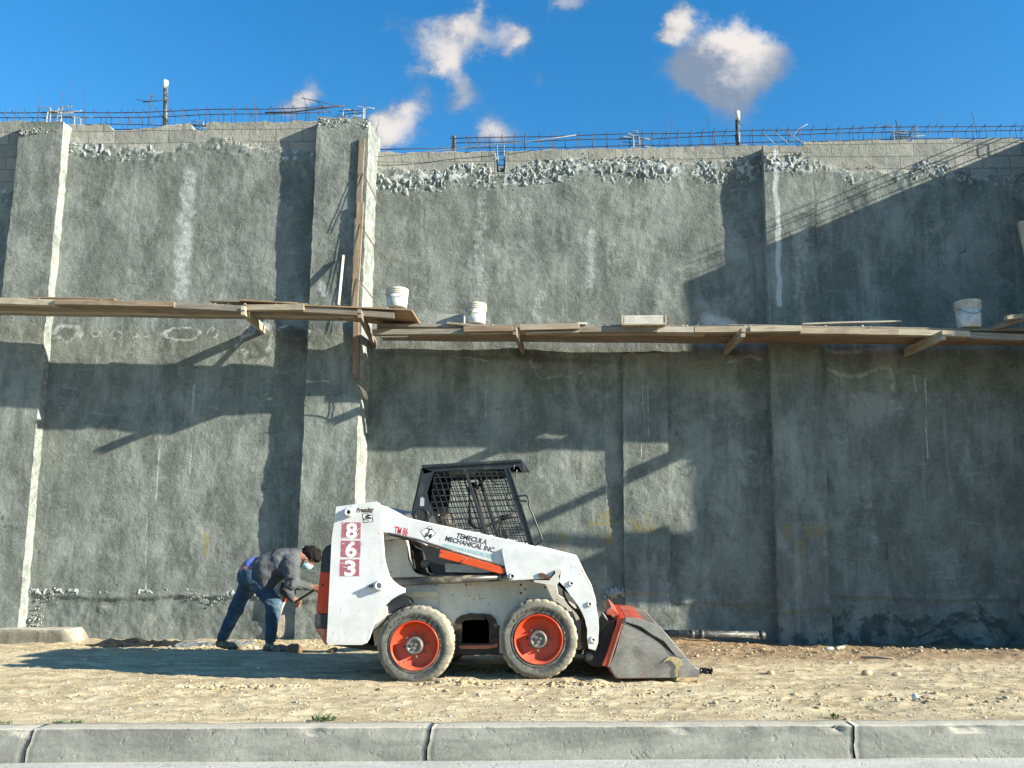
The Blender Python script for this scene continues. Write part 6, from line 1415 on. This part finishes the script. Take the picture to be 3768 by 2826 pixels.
# the hem band, the pocket seam and the zip placket
def band(name, pts, w, t, dy, mat, parent):
    bm = bmesh.new(); P = [Vector(W(x, y, dy)) for x, y in pts]; tube(bm, curve_pts(P, 5), w, 6); return link(name, bm_mesh(bm), mat, parent)
def trousers(X, Y, Z):
    P = (X, Y, Z); w = .008*n3(P, 8, 13)+.005*n3(P, 19, 15)
    g = sd_cap(P, W(640, 520), W(570, 560), .150, .150, .86)
    for i, (hp, kn, an) in enumerate(((nearHip, nearKn, nearAn), (farHip, farKn, farAn))):
        d = (an-kn); bunch = np.exp(-((((X-an[0])**2+(Z-an[2])**2)**.5-.05)/.06)**2)*.006*np.sin(Z*190+X*40)
        l = smin(sd_cap(P, hp, kn, .118, .084), sd_cap(P, kn, an+d*.02, .084, .062), .04); knee = .006*np.sin((Z+X*.5)*90)*np.exp(-(((X-kn[0])**2+(Z-kn[2])**2)**.5/.09)**2)
        g = smin(g, l+bunch+knee, .05)
    cutw = (Z-W(500, 445)[2])*.95+(X-W(500, 445)[0])*.25
    cut2 = np.maximum(-(Z-(nearAn[2]-.045)), -9)
    return np.maximum(np.maximum(g+w, cutw-.0), cut2)
jn = mk('jeans', trousers, [W(500, 440), W(700, 600), nearKn, farKn, nearAn, farAn], .15, .0115, JEAN)
def shirt(X, Y, Z):
    P = (X, Y, Z); g = sd_cap(P, W(760, 470), W(615, 480), .140, .142, .86)+.006*n3(P, 12, 21); return g
mk('shirt', shirt, [W(480, 350), W(800, 600)], .16, .012, SHIRT)
def hair(X, Y, Z):
    P = (X, Y, Z); c = head+cd_*.028-fd*.012
    g = sd_ell(P, c+cd_*.008-fd*.010, (.124, .086, .106), -HA*.62)+.013*n3(P, 22, 31)+.010*n3(P, 50, 33)
    g = smin(g, sd_ell(P, head+cd_*.080+fd*.055, (.052, .066, .040), -HA)+.012*n3(P, 38, 35), .02)
    face = (X-head[0])*fd[0]+(Z-head[2])*fd[2]; up = (X-head[0])*cd_[0]+(Z-head[2])*cd_[2]
    return np.maximum(g, np.minimum(face-.020-up*.10, .042-up)+.006*n3(P, 40, 37))
mk('hair', hair, [head], .2, .0062, HAIRM)
def mask(X, Y, Z):
    P = (X, Y, Z); g = sd_ell(P, head-cd_*.055+fd*.046, (.070, .062, .064), -HA*.62); up = (X-head[0])*cd_[0]+(Z-head[2])*cd_[2]; face = (X-head[0])*fd[0]+(Z-head[2])*fd[2]
    return np.maximum(np.maximum(g+.0012*np.sin(up*420), up+.018), .022-face)
mo = mk('face_mask', mask, [head], .16, .0052, MASKM)
for s in (-1,):
    e = Vector(head-cd_*.010-fd*.012+np.array((0, s*.088, 0))); 
    for q in (-.03, -.085): tube_obj('ear_loop', curve_pts([e, Vector(head+cd_*q*.6+fd*.02+np.array((0, s*.074, 0))), Vector(head+cd_*q+fd*.045+np.array((0, s*.060, 0)))], 3), .0016, WHV, mo, n=5)
def shoe(an, toe, dz, ln, lift):
    a, t = np.array(an), np.array(toe); d = t-a; d[2] = 0; d = d/np.linalg.norm(d)
    heel = np.array((a[0]-d[0]*.045, a[1], dz+.035)); ball = heel+d*ln*.62+np.array((0, 0, -.004+0)); tip = heel+d*ln*.82+np.array((0, 0, -.006)); heel = heel+np.array((0, 0, lift))
    def f(X, Y, Z):
        P = (X, Y, Z); g = smin(sd_cap(P, heel, ball, .038, .042, .9), sd_cap(P, ball, tip, .042, .036, .85), .03)
        g = smin(g, sd_cap(P, heel+d*.03+np.array((0, 0, .025)), a+np.array((0, 0, .01)), .042, .047), .035); return np.maximum(g+.003*n3(P, 25, 41), dz-Z+.002)
    def s(X, Y, Z):
        P = (X, Y, Z); g = smin(sd_cap(P, heel, ball, .044, .048, .9), sd_cap(P, ball, tip, .048, .041, .85), .03); return np.maximum(np.maximum(g, Z-dz-.026-lift*.4), dz-Z-.004)
    o = mk('shoe', f, [heel, tip, a], .09, .0075, SHOE); mk('sole', s, [heel, tip], .09, .0075, SOLE, o)
zg = float(gz(nearAn[0], YW)); shoe(nearAn, W(1000, 1400, -.11), zg+.0, .30, 0); shoe(farAn+np.array((0.0, 0, -.0)), farAn+np.array((.2, .02, 0)), float(gz(farAn[0], YW))+.0, .27, .03)
# jacket details: hem band, zip placket, hip pocket, cuff, a crease of the hood
band('hem_band', [(655,425),(668,560),(685,690),(700,748)], .012, .01, -.145, JACK, jk)
band('pocket_seam', [(735,520),(800,500),(900,560),(955,600)], .005, .01, -.163, mat_simple('dark_seam', (.03, .032, .035), rough=.9), jk)
# jeans details
band('back_pocket_seam', [(575,560),(640,565),(648,600),(585,600)], .004, .01, -.150, mat_simple('worn_seam', (.18, .26, .30), rough=.9), jn)
band('belt', [(500,450),(560,470),(640,520)], .011, .01, -.125, mat_simple('brown_belt', (.10, .045, .02), rough=.6), jn)
# what he holds and the shovel behind him
hl = [Vector(W(1120, 880, .04)), Vector(W(1345, 735, -.06)), Vector(W(1440, 672, -.10))]
bm = bmesh.new(); tube(bm, curve_pts(hl, 6), .0155, 12); tag(link('tool_handle', bm_mesh(bm), mat_simple('dark_worn_handle', (.12, .065, .035), rough=.6, var=.3, stretch=(1, 1, 1))), 'dark wooden tool handle gripped in both hands by the bending person', 'tool handle')
SV = thing('shovel', 'grey shovel with an orange collar standing behind the leg of the bending person', 'shovel', tuple(W(930, 1300, .22)))
SV['label'] = 'grey shovel with an orange collar standing behind the bending person'
P_ = lambda x, y: Vector(W(x, y, .24))
tube_obj('shaft', [P_(925, 1045), P_(958, 930), P_(985, 870)], .016, mat_simple('grey_shaft', (.45, .45, .43), rough=.6, dust=.4), SV, n=12); tube_obj('collar', [P_(978, 878), P_(992, 795)], .021, ORED, SV, n=14)
bm = bmesh.new(); rows = []
for i in range(11):
    f = i/10; w = .085*math.sin(math.pi*min(1, .25+f*.62))**.7*(1 if f < .7 else 1-((f-.7)/.3)**2*.75); c = P_(928+ (8 if f < .5 else 0), 1040).lerp(P_(935, 1318), f)
    rows.append([bm.verts.new(c+Vector((w*.42*s_-.01*(1-abs(s_)), .06*s_+.03*(1-s_*s_), 0))) for s_ in (-1, -.5, 0, .5, 1)])
for a, b in zip(rows[:-1], rows[1:]):
    for k in range(4): bm.faces.new((a[k], a[k+1], b[k+1], b[k]))
o = link('blade', bm_mesh(bm), mat_simple('worn_blade', (.11, .105, .09), rough=.7, metal=.2, dust=.4), SV); md = o.modifiers.new('t', 'SOLIDIFY'); md.thickness = .003
